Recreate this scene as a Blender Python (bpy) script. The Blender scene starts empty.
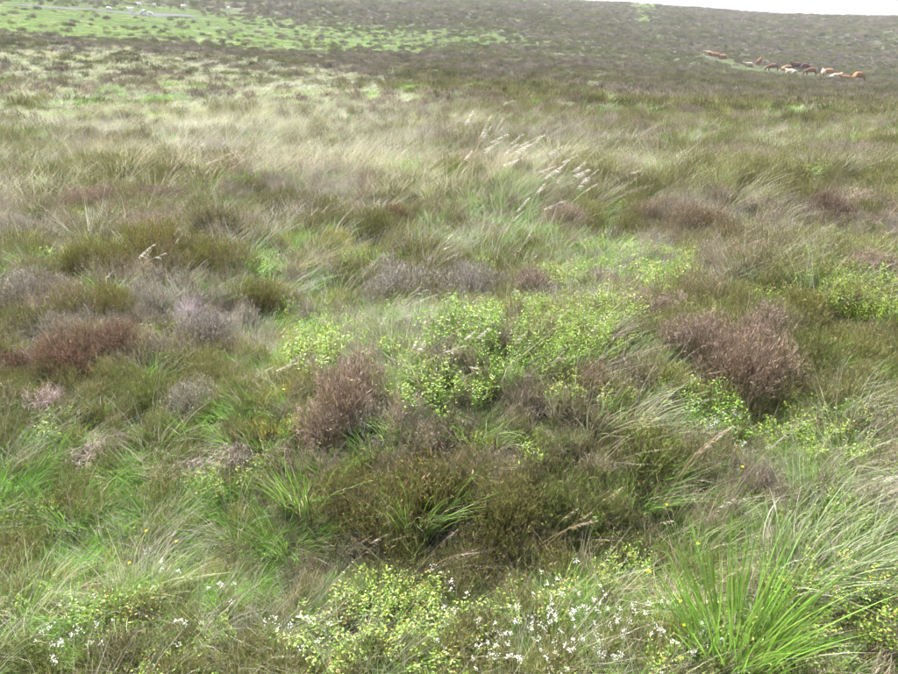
import bpy, math, random
import numpy as np
from mathutils import Vector, Matrix

# ------------------------------------------------------------------ scene, camera, light
scene = bpy.context.scene
coll = scene.collection
R = math.radians
FPX, CX, CY = 705.0, 449.0, 337.0          # focal length and centre of the 898 x 674 photograph, in pixels
PITCH = R(21.0)
EYE = 1.65

cam_d = bpy.data.cameras.new('camera')
cam_d.sensor_width = 36.0
cam_d.lens = 36.0 * FPX / 898.0
cam_d.clip_start = 0.05
cam_d.clip_end = 3000.0
cam = bpy.data.objects.new('camera', cam_d)
coll.objects.link(cam)
cam.rotation_euler = (R(90) - PITCH, 0, 0)
cam.location = (0, 0, EYE)
scene.camera = cam

SUN_EL, SUN_AZ = R(58), R(-28)             # azimuth from +Y (ahead), negative = to the left
world = bpy.data.worlds.new('World')
scene.world = world
world.use_nodes = True
wn = world.node_tree.nodes
wl = world.node_tree.links
sky = wn.new('ShaderNodeTexSky')
sky.sky_type = 'NISHITA'
sky.sun_disc = False
sky.sun_elevation = SUN_EL
sky.sun_rotation = SUN_AZ
sky.air_density = 0.8
sky.dust_density = 7.0
sky.ozone_density = 1.0
wl.new(sky.outputs[0], wn['Background'].inputs[0])
wn['Background'].inputs[1].default_value = 0.11

sun_d = bpy.data.lights.new('sun', 'SUN')
sun_d.energy = 5.0
sun_d.angle = R(5)
sun_d.color = (1.0, 0.985, 0.955)
sun = bpy.data.objects.new('sun', sun_d)
coll.objects.link(sun)
sd = Vector((math.sin(SUN_AZ) * math.cos(SUN_EL), math.cos(SUN_AZ) * math.cos(SUN_EL), math.sin(SUN_EL)))
sun.rotation_euler = sd.to_track_quat('Z', 'Y').to_euler()
sun.location = sd * 60

vs = scene.view_settings
vs.view_transform = 'Standard'
vs.look = 'None'
vs.gamma = 1.0
vs.use_curve_mapping = False
vs.exposure = 1.6
scene.cycles.max_bounces = 4
scene.cycles.diffuse_bounces = 2
scene.cycles.glossy_bounces = 1
scene.cycles.transmission_bounces = 2
scene.cycles.transparent_max_bounces = 4
scene.cycles.volume_bounces = 0
scene.cycles.use_denoising = True
scene.cycles.use_adaptive_sampling = True
scene.cycles.adaptive_threshold = 0.1
scene.cycles.adaptive_min_samples = 16
scene.cycles.debug_use_spatial_splits = True
scene.cycles.caustics_reflective = False
scene.cycles.caustics_refractive = False

rng = np.random.default_rng(11)
random.seed(4)

# ------------------------------------------------------------------ terrain
_perm = np.random.default_rng(3).random((256, 256))


def noise(x, y, s, seed=0):
    """smooth value noise 0..1 with cell size s"""
    x = np.asarray(x, float) / s + seed * 17.31 + 1000
    y = np.asarray(y, float) / s + seed * 7.77 + 1000
    xi = np.floor(x).astype(int); yi = np.floor(y).astype(int)
    fx = x - xi; fy = y - yi
    fx = fx * fx * (3 - 2 * fx); fy = fy * fy * (3 - 2 * fy)
    a = _perm[xi & 255, yi & 255]; b = _perm[(xi + 1) & 255, yi & 255]
    c = _perm[xi & 255, (yi + 1) & 255]; d = _perm[(xi + 1) & 255, (yi + 1) & 255]
    return (a * (1 - fx) + b * fx) * (1 - fy) + (c * (1 - fx) + d * fx) * fy


# how high the moor stands at each distance, as the row of the photograph it reaches (left, middle, right of the view)
DIST = np.array([8., 11, 17, 26, 45, 70, 100, 130, 160, 220, 300, 360, 460, 700, 1400])
ROW_L = np.array([196., 158, 124, 101, 72, 53, 38, 25, 10, -16, -40, -48, -44, -10, 40])
ROW_C = np.array([196., 158, 125, 104, 82, 67, 55, 43, 28, 12, 0, -4, 0, 25, 50])
ROW_R = np.array([198., 160, 128, 110, 97, 89, 84, 80, 68, 46, 29, 24, 30, 50, 62])
LOGD = np.log(DIST)


def row_z(rows):
    ang = -PITCH - np.arctan((rows - CY) / FPX)
    return EYE + DIST * np.tan(ang)


Z_L, Z_C, Z_R = row_z(ROW_L), row_z(ROW_C), row_z(ROW_R)
# rises and hollows near the camera: x, y, rx, ry, height
BUMPS = [(0.32, 3.15, 1.2, 0.92, 0.42), (1.35, 2.95, 0.55, 0.5, -0.2), (-2.5, 5.2, 1.7, 1.5, 0.26),
         (2.6, 4.5, 1.3, 1.0, 0.24), (-0.95, 4.6, 0.5, 1.6, -0.08), (-1.25, 2.35, 0.7, 0.35, -0.10),
         (0.1, 2.05, 1.2, 0.2, -0.12), (0.3, 8.2, 2.6, 1.2, 0.22), (-4.0, 8.3, 2.0, 1.2, 0.2), (3.9, 8.0, 1.6, 1.0, 0.22),
         (1.0, 1.95, 0.35, 0.25, 0.05)]


def height(x, y):
    x = np.asarray(x, float); y = np.asarray(y, float)
    d = np.hypot(x, y)
    az = np.arctan2(x, y)
    t = np.clip(az / R(32.5), -1, 1)
    ld = np.log(np.clip(d, 8.0, 1400.0))
    zl = np.interp(ld, LOGD, Z_L); zc = np.interp(ld, LOGD, Z_C); zr = np.interp(ld, LOGD, Z_R)
    wl_ = np.clip(-t, 0, 1); wr = np.clip(t, 0, 1)
    wl_ = wl_ * wl_ * (3 - 2 * wl_); wr = wr * wr * (3 - 2 * wr)
    far = zl * wl_ + zr * wr + zc * (1 - wl_ - wr)
    k = np.clip((d - 3.0) / 7.0, 0, 1); k = k * k * (3 - 2 * k)
    z = far * k
    for bx, by, rx, ry, h in BUMPS:
        z = z + h * np.exp(-(((x - bx) / rx) ** 2 + ((y - by) / ry) ** 2))
    amp = np.clip(d / 5.0, 0.25, 1.0)
    z = z + (noise(x, y, 0.9, 1) - 0.5) * 0.13 * amp + (noise(x, y, 0.35, 2) - 0.5) * 0.05
    z = z + (noise(x, y, 3.1, 5) - 0.5) * 0.22 * np.clip((d - 5) / 6, 0, 1)
    z = z + (noise(x, y, 9.0, 3) - 0.5) * 0.35 * np.clip((d - 12) / 25, 0, 1)
    z = z + (noise(x, y, 30.0, 4) - 0.5) * 1.6 * np.clip((d - 50) / 120, 0, 1)
    return z


def ray(px, py):
    u = (px - CX) / FPX; v = (CY - py) / FPX
    c, s = math.cos(PITCH), math.sin(PITCH)
    return np.array([u, c + v * s, -s + v * c])


_ts = np.concatenate([np.linspace(1.0, 14, 1300), np.geomspace(14.02, 900, 2600)])


def at(px, py, dmin=0.0):
    """the point of the moor that the photograph shows at a pixel"""
    r = ray(px, py)
    p = r[None, :] * _ts[:, None]
    p[:, 2] += EYE
    under = (p[:, 2] < height(p[:, 0], p[:, 1])) & (_ts > dmin)
    i = int(np.argmax(under)) if under.any() else int(np.searchsorted(_ts, 340.0))
    return Vector((p[i, 0], p[i, 1], float(height(p[i, 0], p[i, 1]))))


# ------------------------------------------------------------------ where each kind of cover grows
def ell(px, py, rx, ry, w=1.0):
    c = at(px, py)
    b = at(px + rx, py)
    f0 = at(px, max(py - ry, 1)); f1 = at(px, py + ry)
    return (c.x, c.y, max(abs(b.x - c.x), 0.05), max(math.hypot(f0.x - f1.x, f0.y - f1.y) / 2, 0.05), w,
            math.atan2(c.x, c.y))


def field(patches, x, y):
    out = np.zeros_like(x)
    for cx_, cy_, rx, ry, w, a in patches:
        dx = x - cx_; dy = y - cy_
        ca, sa = math.cos(a), math.sin(a)
        e = ((dx * ca - dy * sa) / rx) ** 2 + ((dx * sa + dy * ca) / ry) ** 2
        out += w * np.exp(-e * e)
    return out


P = {}
P['green'] = [ell(*a) for a in [
    (250, 33, 260, 14, 16), (440, 40, 110, 9, 14), (60, 28, 110, 11, 14), (660, 58, 70, 6, 2.5), (560, 50, 80, 5, 2), (780, 68, 60, 4, 3), (690, 62, 50, 4, 3),
    (80, 105, 60, 8, 2.5), (270, 125, 45, 9, 2), (880, 140, 70, 12, 1.5), (720, 115, 120, 9, 1.6), (520, 128, 40, 8, 1),
    (643, 8, 8, 8, 30), (645, 20, 8, 9, 30), (652, 34, 9, 9, 24), (888, 42, 12, 14, 9), (870, 30, 25, 4, 6), (800, 38, 60, 5, 4), (740, 27, 50, 4, 2), (20, 145, 30, 10, 2),
    (300, 310, 32, 80, 6.0), (285, 270, 45, 34, 4), (270, 430, 40, 30, 3), (120, 520, 190, 50, 4.5), (40, 500, 60, 40, 4), (250, 500, 60, 50, 4), (730, 430, 110, 45, 5), (200, 600, 160, 50, 3), (480, 650, 200, 40, 2.5), (540, 225, 70, 40, 2.5), (620, 250, 60, 40, 2), (330, 640, 80, 30, 2),
    (450, 400, 60, 40, 2), (300, 560, 120, 26, 2.5), (100, 640, 120, 40, 1.5), (730, 600, 120, 60, 2), (470, 215, 80, 35, .8), (20, 450, 40, 40, 2.5),
    (830, 520, 80, 50, 3), (760, 480, 80, 35, 4), (360, 450, 40, 30, 1), (660, 450, 60, 40, 2), (860, 400, 50, 60, 1), (560, 250, 60, 40, .6)]]
P['dry'] = [ell(*a) for a in [
    (150, 75, 230, 26, 5), (330, 100, 110, 30, 5), (60, 130, 120, 20, 1.5), (180, 110, 160, 16, 2), (200, 165, 90, 12, 1.2), (60, 178, 60, 14, 2.0), (240, 140, 120, 14, 1.0),
    (560, 160, 70, 22, 2.4), (760, 145, 25, 14, 2.5), (640, 190, 120, 25, 1.4), (520, 185, 60, 25, 2),
    (290, 275, 50, 35, 3.5), (60, 440, 70, 26, 2.2), (100, 460, 90, 16, 1.6), (140, 560, 50, 45, 1.6), (840, 300, 60, 40, .8),
    (780, 520, 120, 30, 2.0), (680, 590, 30, 40, 2.2), (480, 650, 160, 22, 1.6), (860, 480, 50, 22, 1.2), (600, 600, 60, 24, 1.8),
    (20, 640, 40, 40, .8), (230, 640, 90, 30, 2.2), (230, 455, 60, 16, 1.2), (400, 140, 90, 20, 1.4), (280, 420, 30, 60, .8)]]
P['heather'] = [ell(*a) for a in [
    (150, 47, 170, 5, 3.5), (600, 82, 220, 24, 4), (820, 95, 160, 18, 3.2), (470, 95, 80, 24, 2.2), (760, 32, 260, 34, 9), (560, 16, 170, 24, 9), (880, 45, 120, 30, 7),
    (330, 8, 120, 9, 2.5), (90, 5, 90, 6, 1.4), (760, 170, 160, 26, 1.5), (840, 205, 55, 22, 2), (120, 225, 150, 60, 5), (120, 300, 130, 40, 4), (210, 170, 70, 14, 3),
    (60, 350, 70, 30, 3), (200, 340, 60, 30, 2), (460, 270, 90, 30, 2), (380, 215, 40, 20, 2), (720, 340, 90, 50, 2.6), (600, 230, 60, 30, 1.2),
    (860, 250, 60, 40, 1.6), (340, 390, 50, 36, 2), (440, 480, 150, 40, 2.2), (480, 540, 110, 26, 1.8), (560, 480, 80, 50, 1.8), (830, 350, 40, 40, 1.6),
    (700, 250, 70, 50, 1.2), (120, 625, 40, 30, 1.2)]]
P['bilberry'] = [ell(*a) for a in [
    (520, 320, 60, 36, 3), (590, 310, 40, 30, 2), (660, 275, 60, 40, 2.6), (560, 265, 60, 26, 1.8), (440, 370, 50, 30, 2.2), (320, 350, 36, 30, 2.2), (310, 310, 30, 20, 1.4),
    (850, 290, 50, 26, 2), (240, 270, 26, 20, 2), (500, 380, 60, 24, 1.8), (385, 625, 75, 24, 1.6), (700, 410, 60, 30, 1.6), (450, 225, 40, 24, 1),
    (840, 600, 60, 50, 1.2), (800, 440, 60, 24, 1), (200, 210, 40, 20, .8), (250, 600, 30, 20, 1), (600, 270, 60, 30, 1.2)]]
P['moss'] = [ell(*a) for a in [(345, 255, 42, 14, 16), (322, 312, 18, 14, 22), (290, 390, 24, 24, 10), (300, 350, 24, 34, 7), (285, 300, 24, 30, 5), (450, 205, 40, 16, 1), (620, 640, 60, 20, 1.6), (250, 655, 60, 16, 1.2)]]
KINDS = ['green', 'dry', 'heather', 'bilberry', 'moss']


def cover(x, y):
    """shares of the kinds of cover at points of the moor"""
    d = np.hypot(x, y)
    n1 = noise(x, y, 1.3, 11); n2 = noise(x, y, 4.0, 12); n3 = noise(x, y, 0.5, 13)
    near = np.clip(1 - (d - 4) / 6, 0, 1)
    mid = np.clip((d - 8) / 8, 0, 1) * np.clip(1 - (d - 40) / 30, 0, 1)
    far = np.clip((d - 60) / 60, 0, 1)
    w = {
        'green': 1.0 * near + 0.85 * mid + 0.45 * far + 0.3,
        'dry': 0.35 * near + 0.55 * mid + 0.20 * far + 0.15,
        'heather': 0.14 * near + 0.27 * mid + 0.7 * far + 0.15,
        'bilberry': 0.26 * near + 0.04 * mid,
        'moss': 0.08 * near + 0.0 * far,
    }
    for i, k in enumerate(KINDS):
        f = field(P[k], x, y)
        mod = 0.25 + 1.5 * noise(x, y, 1.1 + d.mean() * 0.02, 20 + i) * (0.6 + 0.8 * noise(x, y, 4.5, 40 + i))
        w[k] = np.maximum(w[k] * mod ** 1.6 + f * (0.45 + 0.75 * noise(x, y, 0.45 + 0.02 * d.mean(), 60 + i)), 0.0)
    tot = sum(w.values()) + 1e-6
    return {k: v / tot for k, v in w.items()}


# ------------------------------------------------------------------ where the animals and the road are
CREAM, TAN, RED, DARK = (0.45, 0.37, 0.25), (0.28, 0.15, 0.07), (0.17, 0.07, 0.035), (0.075, 0.03, 0.02)
COWS = [
    (708.5, 55.0, 'lying', CREAM, 200, 'cream cow at the far left end of the herd'), (716, 57.0, 'lying', TAN, 170, 'tan cow next to the cream one at the far left'), (723.5, 59.0, 'lying', TAN, 185, 'tan cow third from the left of the herd'),
    (749.5, 67.0, 'lying', CREAM, 190, 'pale cow lying in front of the upright red brown one'), (758.5, 66.0, 'standing', RED, 60, 'red brown cow standing end on, left half of the herd'),
    (772.5, 71.5, 'grazing', RED, 170, 'red brown cow alone between the two halves of the herd'), (786.5, 70.5, 'lying', TAN, 10, 'tan cow left of the dark pair'), (791, 74.0, 'lying', CREAM, 120, 'pale cow in front of the dark pair'),
    (796.5, 71.0, 'standing', DARK, 185, 'dark brown cow, left of the dark pair'), (803.5, 71.5, 'grazing', DARK, 10, 'dark brown cow, right of the dark pair'), (810.5, 76.0, 'grazing', RED, 175, 'largest red brown cow just below the dark pair'),
    (822.5, 77.0, 'standing', CREAM, 70, 'cream cow right of the largest red brown cow'), (828, 77.5, 'grazing', TAN, 170, 'tan cow close behind the cream one on the right'), (835, 78.5, 'lying', CREAM, 10, 'cream brown cow third from the right end'),
    (846, 80.5, 'lying', TAN, 185, 'tan cow second from the right end'), (857, 82.0, 'grazing', TAN, 20, 'tan cow at the right end of the herd')]
FLOCK = [
    (109, 12.5, 'grazing', 10, 'white sheep standing on the far road'), (132, 13.0, 'standing', 190, 'white sheep above the road, second from left'), (144, 15.5, 'grazing', 170, 'white sheep below the road, left of the close pair'),
    (150, 17.0, 'grazing', 20, 'white sheep below the road, right of the close pair'), (155, 8.0, 'grazing', 185, 'white sheep uphill of the road, middle of three'), (183, 10.0, 'standing', 5, 'white sheep uphill, right of the road end'),
    (139, 7.5, 'grazing', 15, 'white sheep uphill of the road, leftmost of three'), (229, 11.0, 'grazing', 190, 'white sheep alone, farthest right')]
ROAD_PIX = [(20, 5.5), (48, 7.5), (80, 9.5), (112, 12), (140, 14), (168, 15.5), (195, 17)]


def herd_spot(px, py):
    p = at(px, py, dmin=60)
    if math.hypot(p.x, p.y) > 175:
        k = 150.0 / math.hypot(p.x, p.y)
        p = Vector((p.x * k, p.y * k, float(height(p.x * k, p.y * k))))
    return p


COW_AT = [herd_spot(c[0], c[1]) for c in COWS]
SHEEP_AT = [at(c[0], c[1]) for c in FLOCK]
ROAD_AT = [at(*p) for p in ROAD_PIX]


def grazed(x, y):
    """short turf where the cattle and sheep stand"""
    out = np.zeros(len(x), bool)
    for p in COW_AT + SHEEP_AT:
        r = math.hypot(p.x, p.y); ux, uy = p.x / r, p.y / r
        a = (x - p.x) * ux + (y - p.y) * uy; b = (x - p.x) * uy - (y - p.y) * ux
        out |= (np.abs(b) < 2.2) & (a < 2.0) & (a > -9.0)
    return out


def verge(x, y):
    """the road and its mown verges"""
    out = np.zeros(len(x), bool)
    for p, q in zip(ROAD_AT, ROAD_AT[1:]):
        dx, dy = q.x - p.x, q.y - p.y; L2 = dx * dx + dy * dy
        t = np.clip(((x - p.x) * dx + (y - p.y) * dy) / L2, 0, 1)
        out |= np.hypot(x - p.x - t * dx, y - p.y - t * dy) < 4.5
    return out


# ------------------------------------------------------------------ materials
def leaf_material(name, source, trans=0.42, rough=0.5, spec=0.35, tint=None):
    """plant surface: own colour per blade (Col) times a colour per plant (object colour or scatter tint)"""
    m = bpy.data.materials.new(name)
    m.use_nodes = True
    nt = m.node_tree
    n = nt.nodes; l = nt.links
    pb = n['Principled BSDF']
    at_ = n.new('ShaderNodeAttribute'); at_.attribute_name = 'Col'
    mul = n.new('ShaderNodeMix'); mul.data_type = 'RGBA'; mul.blend_type = 'MULTIPLY'; mul.inputs[0].default_value = 1.0
    if source == 'object':
        t = n.new('ShaderNodeObjectInfo'); tout = t.outputs['Color']
    else:
        t = n.new('ShaderNodeAttribute'); t.attribute_type = 'INSTANCER'; t.attribute_name = 'tint'; tout = t.outputs['Color']
    l.new(at_.outputs['Color'], mul.inputs[6]); l.new(tout, mul.inputs[7])
    col = mul.outputs[2]
    l.new(col, pb.inputs['Base Color'])
    pb.inputs['Roughness'].default_value = rough
    pb.inputs['Specular IOR Level'].default_value = spec
    tr = n.new('ShaderNodeBsdfTranslucent')
    l.new(col, tr.inputs['Color'])
    mx = n.new('ShaderNodeMixShader'); mx.inputs[0].default_value = trans
    l.new(pb.outputs[0], mx.inputs[1]); l.new(tr.outputs[0], mx.inputs[2])
    l.new(mx.outputs[0], n['Material Output'].inputs['Surface'])
    return m


M_PLANT = leaf_material('plant_blade', 'object')
M_PLANT_S = leaf_material('ground_cover_blade', 'scatter')
M_WOODY = leaf_material('heather_sprig', 'object', trans=0.18, rough=0.75, spec=0.15)
M_WOODY_S = leaf_material('heather_cover_sprig', 'scatter', trans=0.18, rough=0.75, spec=0.15)
M_LEAF = leaf_material('bilberry_leaf', 'object', trans=0.4, rough=0.4, spec=0.4)
M_LEAF_S = leaf_material('bilberry_cover_leaf', 'scatter', trans=0.4, rough=0.4, spec=0.4)
M_PETAL = leaf_material('petal', 'object', trans=0.3, rough=0.6, spec=0.2)
M_HIDE = leaf_material('animal_coat', 'object', trans=0.0, rough=0.85, spec=0.1)


def ground_material():
    m = bpy.data.materials.new('moor_ground')
    m.use_nodes = True
    n = m.node_tree.nodes; l = m.node_tree.links
    pb = n['Principled BSDF']
    a = n.new('ShaderNodeAttribute'); a.attribute_name = 'Col'
    tc = n.new('ShaderNodeNewGeometry')
    n1 = n.new('ShaderNodeTexNoise'); n1.inputs['Scale'].default_value = 1.7; n1.inputs['Detail'].default_value = 10; n1.inputs['Roughness'].default_value = 0.7
    n2 = n.new('ShaderNodeTexNoise'); n2.inputs['Scale'].default_value = 34; n2.inputs['Detail'].default_value = 6
    l.new(tc.outputs['Position'], n1.inputs['Vector']); l.new(tc.outputs['Position'], n2.inputs['Vector'])
    r1 = n.new('ShaderNodeMapRange'); r1.inputs[1].default_value = 0.3; r1.inputs[2].default_value = 0.7; r1.inputs[3].default_value = 0.6; r1.inputs[4].default_value = 1.35
    l.new(n1.outputs['Fac'], r1.inputs[0])
    r2 = n.new('ShaderNodeMapRange'); r2.inputs[1].default_value = 0.3; r2.inputs[2].default_value = 0.7; r2.inputs[3].default_value = 0.6; r2.inputs[4].default_value = 1.3
    l.new(n2.outputs['Fac'], r2.inputs[0])
    mm = n.new('ShaderNodeMath'); mm.operation = 'MULTIPLY'
    l.new(r1.outputs[0], mm.inputs[0]); l.new(r2.outputs[0], mm.inputs[1])
    vm = n.new('ShaderNodeVectorMath'); vm.operation = 'SCALE'
    l.new(a.outputs['Color'], vm.inputs[0]); l.new(mm.outputs[0], vm.inputs['Scale'])
    l.new(vm.outputs[0], pb.inputs['Base Color'])
    pb.inputs['Roughness'].default_value = 0.95
    pb.inputs['Specular IOR Level'].default_value = 0.05
    bp = n.new('ShaderNodeBump'); bp.inputs['Strength'].default_value = 0.6; bp.inputs['Distance'].default_value = 0.03
    l.new(n2.outputs['Fac'], bp.inputs['Height']); l.new(bp.outputs[0], pb.inputs['Normal'])
    return m


# ------------------------------------------------------------------ mesh helpers
def nrm(v):
    return v / np.maximum(np.linalg.norm(v, axis=-1, keepdims=True), 1e-9)


class Batch:
    """collects triangles with a colour per vertex; build() makes ONE mesh"""

    def __init__(self):
        self.v = []; self.f = []; self.c = []; self.n = 0

    def add(self, v, f, c):
        self.v.append(v); self.f.append(f + self.n); self.c.append(c); self.n += len(v)

    def blades(self, base, dirs, L, W, bend, c0, c1, seg=3, taper=1.4, wbase=0.6):
        n = len(base)
        if n == 0:
            return None
        L = np.broadcast_to(np.asarray(L, float), (n,)); W = np.broadcast_to(np.asarray(W, float), (n,))
        dirs = nrm(dirs)
        side = nrm(np.cross(dirs, rng.normal(size=(n, 3))))
        t = np.linspace(0, 1, seg + 1)
        ctr = base[:, None, :] + dirs[:, None, :] * (L[:, None] * t)[:, :, None] + bend[:, None, :] * (L[:, None] * t ** 2)[:, :, None]
        prof = np.minimum(wbase + t * 2.2, 1.0) * (1 - t ** taper)
        off = side[:, None, :] * (W[:, None] * prof[None, :] * 0.5)[:, :, None]
        k = 2 * seg + 1
        v = np.empty((n, k, 3))
        v[:, 0:2 * seg:2] = (ctr - off)[:, :seg]
        v[:, 1:2 * seg:2] = (ctr + off)[:, :seg]
        v[:, 2 * seg] = ctr[:, seg]
        c0 = np.broadcast_to(np.asarray(c0, float), (n, 3)); c1 = np.broadcast_to(np.asarray(c1, float), (n, 3))
        cc = c0[:, None, :] * (1 - t)[None, :, None] + c1[:, None, :] * t[None, :, None]
        c = np.empty((n, k, 3))
        c[:, 0:2 * seg:2] = cc[:, :seg]; c[:, 1:2 * seg:2] = cc[:, :seg]; c[:, 2 * seg] = cc[:, seg]
        fs = []
        for i in range(seg - 1):
            a = 2 * i
            fs += [(a, a + 1, a + 3), (a, a + 3, a + 2)]
        fs.append((2 * seg - 2, 2 * seg - 1, 2 * seg))
        fs = np.array(fs)
        f = (np.arange(n) * k)[:, None, None] + fs[None]
        self.add(v.reshape(-1, 3), f.reshape(-1, 3), c.reshape(-1, 3))
        return ctr

    def leaves(self, pos, dirs, up, L, W, col):
        """small folded oval leaves, four triangles each"""
        n = len(pos)
        L = np.broadcast_to(np.asarray(L, float), (n,))[:, None]; W = np.broadcast_to(np.asarray(W, float), (n,))[:, None]
        d = nrm(dirs); s = nrm(np.cross(d, up)); u = np.cross(s, d)
        b = pos
        m1 = pos + d * L * 0.45 - u * L * 0.06
        l1 = pos + d * L * 0.45 + s * W * 0.5 + u * L * 0.08
        r1 = pos + d * L * 0.45 - s * W * 0.5 + u * L * 0.08
        tip = pos + d * L - u * L * 0.10
        v = np.stack([b, l1, m1, r1, tip], 1)
        fs = np.array([(0, 2, 1), (0, 3, 2), (1, 2, 4), (2, 3, 4)])
        f = (np.arange(n) * 5)[:, None, None] + fs[None]
        c = np.repeat(col[:, None, :], 5, 1)
        self.add(v.reshape(-1, 3), f.reshape(-1, 3), c.reshape(-1, 3))

    def tube(self, pts, rad, col, sides=6):
        pts = np.asarray(pts, float); n = len(pts)
        rad = np.broadcast_to(np.asarray(rad, float), (n,))
        tan = nrm(np.gradient(pts, axis=0))
        ref = np.array([0.31, 0.17, 0.93])
        a = nrm(np.cross(tan, ref)); b = np.cross(tan, a)
        th = np.linspace(0, 2 * np.pi, sides, endpoint=False)
        ring = a[:, None, :] * np.cos(th)[None, :, None] + b[:, None, :] * np.sin(th)[None, :, None]
        v = pts[:, None, :] + ring * rad[:, None, None]
        f = []
        for i in range(n - 1):
            for j in range(sides):
                p, q = i * sides + j, i * sides + (j + 1) % sides
                f += [(p, q, q + sides), (p, q + sides, p + sides)]
        for j in range(1, sides - 1):
            f.append((0, j + 1, j)); e = (n - 1) * sides; f.append((e, e + j, e + j + 1))
        self.add(v.reshape(-1, 3), np.array(f), np.broadcast_to(np.asarray(col, float), (n * sides, 3)).copy())

    def build(self, name, mat, smooth=False):
        v = np.concatenate(self.v); f = np.concatenate(self.f); c = np.concatenate(self.c)
        me = bpy.data.meshes.new(name)
        me.vertices.add(len(v)); me.vertices.foreach_set('co', v.astype(np.float32).ravel())
        me.loops.add(f.size); me.loops.foreach_set('vertex_index', f.astype(np.int32).ravel())
        me.polygons.add(len(f))
        me.polygons.foreach_set('loop_start', np.arange(0, f.size, 3, dtype=np.int32))
        if smooth:
            me.polygons.foreach_set('use_smooth', np.ones(len(f), dtype=bool))
        ca = me.attributes.new('Col', 'FLOAT_COLOR', 'POINT')
        c4 = np.ones((len(v), 4), np.float32); c4[:, :3] = np.clip(c, 0, 1)
        ca.data.foreach_set('color', c4.ravel())
        me.update(calc_edges=True)
        me.validate()
        me.materials.append(mat)
        return me


def A(*c):
    return np.array(c, float)


def jit(base, n, amt=0.2, hue=0.06):
    """n colours around a base colour"""
    b = np.asarray(base, float)
    b = b.reshape(-1, 3)
    return np.clip(b * (1 + rng.normal(0, amt, (n, 1))).clip(0.4, 1.8) * (1 + rng.normal(0, hue, (n, 3))), 0.004, 0.95)


def mixc(a, b, n, p):
    k = (rng.random(n) < p)[:, None]
    return np.where(k, b, a)


def disc(n, r):
    a = rng.random(n) * 2 * np.pi; q = np.sqrt(rng.random(n)) * r
    return np.stack([q * np.cos(a), q * np.sin(a), np.zeros(n)], 1)


WIND = A(0.36, -0.08, -0.06)                # the wind blows from the left

GREEN0, GREEN1 = A(0.18, 0.24, 0.065), A(0.165, 0.32, 0.045)
LUSH = A(0.085, 0.19, 0.03)
STRAW0, STRAW1 = A(0.36, 0.335, 0.235), A(0.50, 0.47, 0.375)
TWIG = A(0.15, 0.115, 0.09)
H_COL = {                                     # foliage, second foliage, dead flower heads
    'olive': (A(0.145, 0.175, 0.05), A(0.18, 0.175, 0.065), A(0.23, 0.19, 0.115)),
    'brown': (A(0.165, 0.165, 0.075), A(0.20, 0.17, 0.105), A(0.29, 0.24, 0.185)),
    'purple': (A(0.185, 0.165, 0.095), A(0.23, 0.19, 0.14), A(0.33, 0.275, 0.225)),
    'grey': (A(0.22, 0.205, 0.145), A(0.26, 0.235, 0.19), A(0.39, 0.35, 0.31)),
    'red': (A(0.15, 0.11, 0.065), A(0.18, 0.10, 0.065), A(0.26, 0.18, 0.14)),
}


# ------------------------------------------------------------------ plant meshes
def dome_points(n, r, h, lobes, inner=0.5):
    """points on a lumpy low dome made of several lobes, with outward directions"""
    lc = disc(lobes, r * 0.62); lr = r * (0.38 + 0.26 * rng.random(lobes)); lh = h * (0.62 + 0.45 * rng.random(lobes))
    lc[0] = 0; lr[0] = r * 0.62; lh[0] = h
    pick = rng.choice(lobes, n, p=lr ** 2 / (lr ** 2).sum())
    u = nrm(rng.normal(size=(n, 3))); u[:, 2] = np.abs(u[:, 2]) * 1.15
    u = nrm(u)
    q = inner + (1 - inner) * rng.random(n) ** 0.6
    p = lc[pick] + np.stack([u[:, 0] * lr[pick] * q, u[:, 1] * lr[pick] * q, u[:, 2] * lh[pick] * q], 1)
    return p, u


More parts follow.
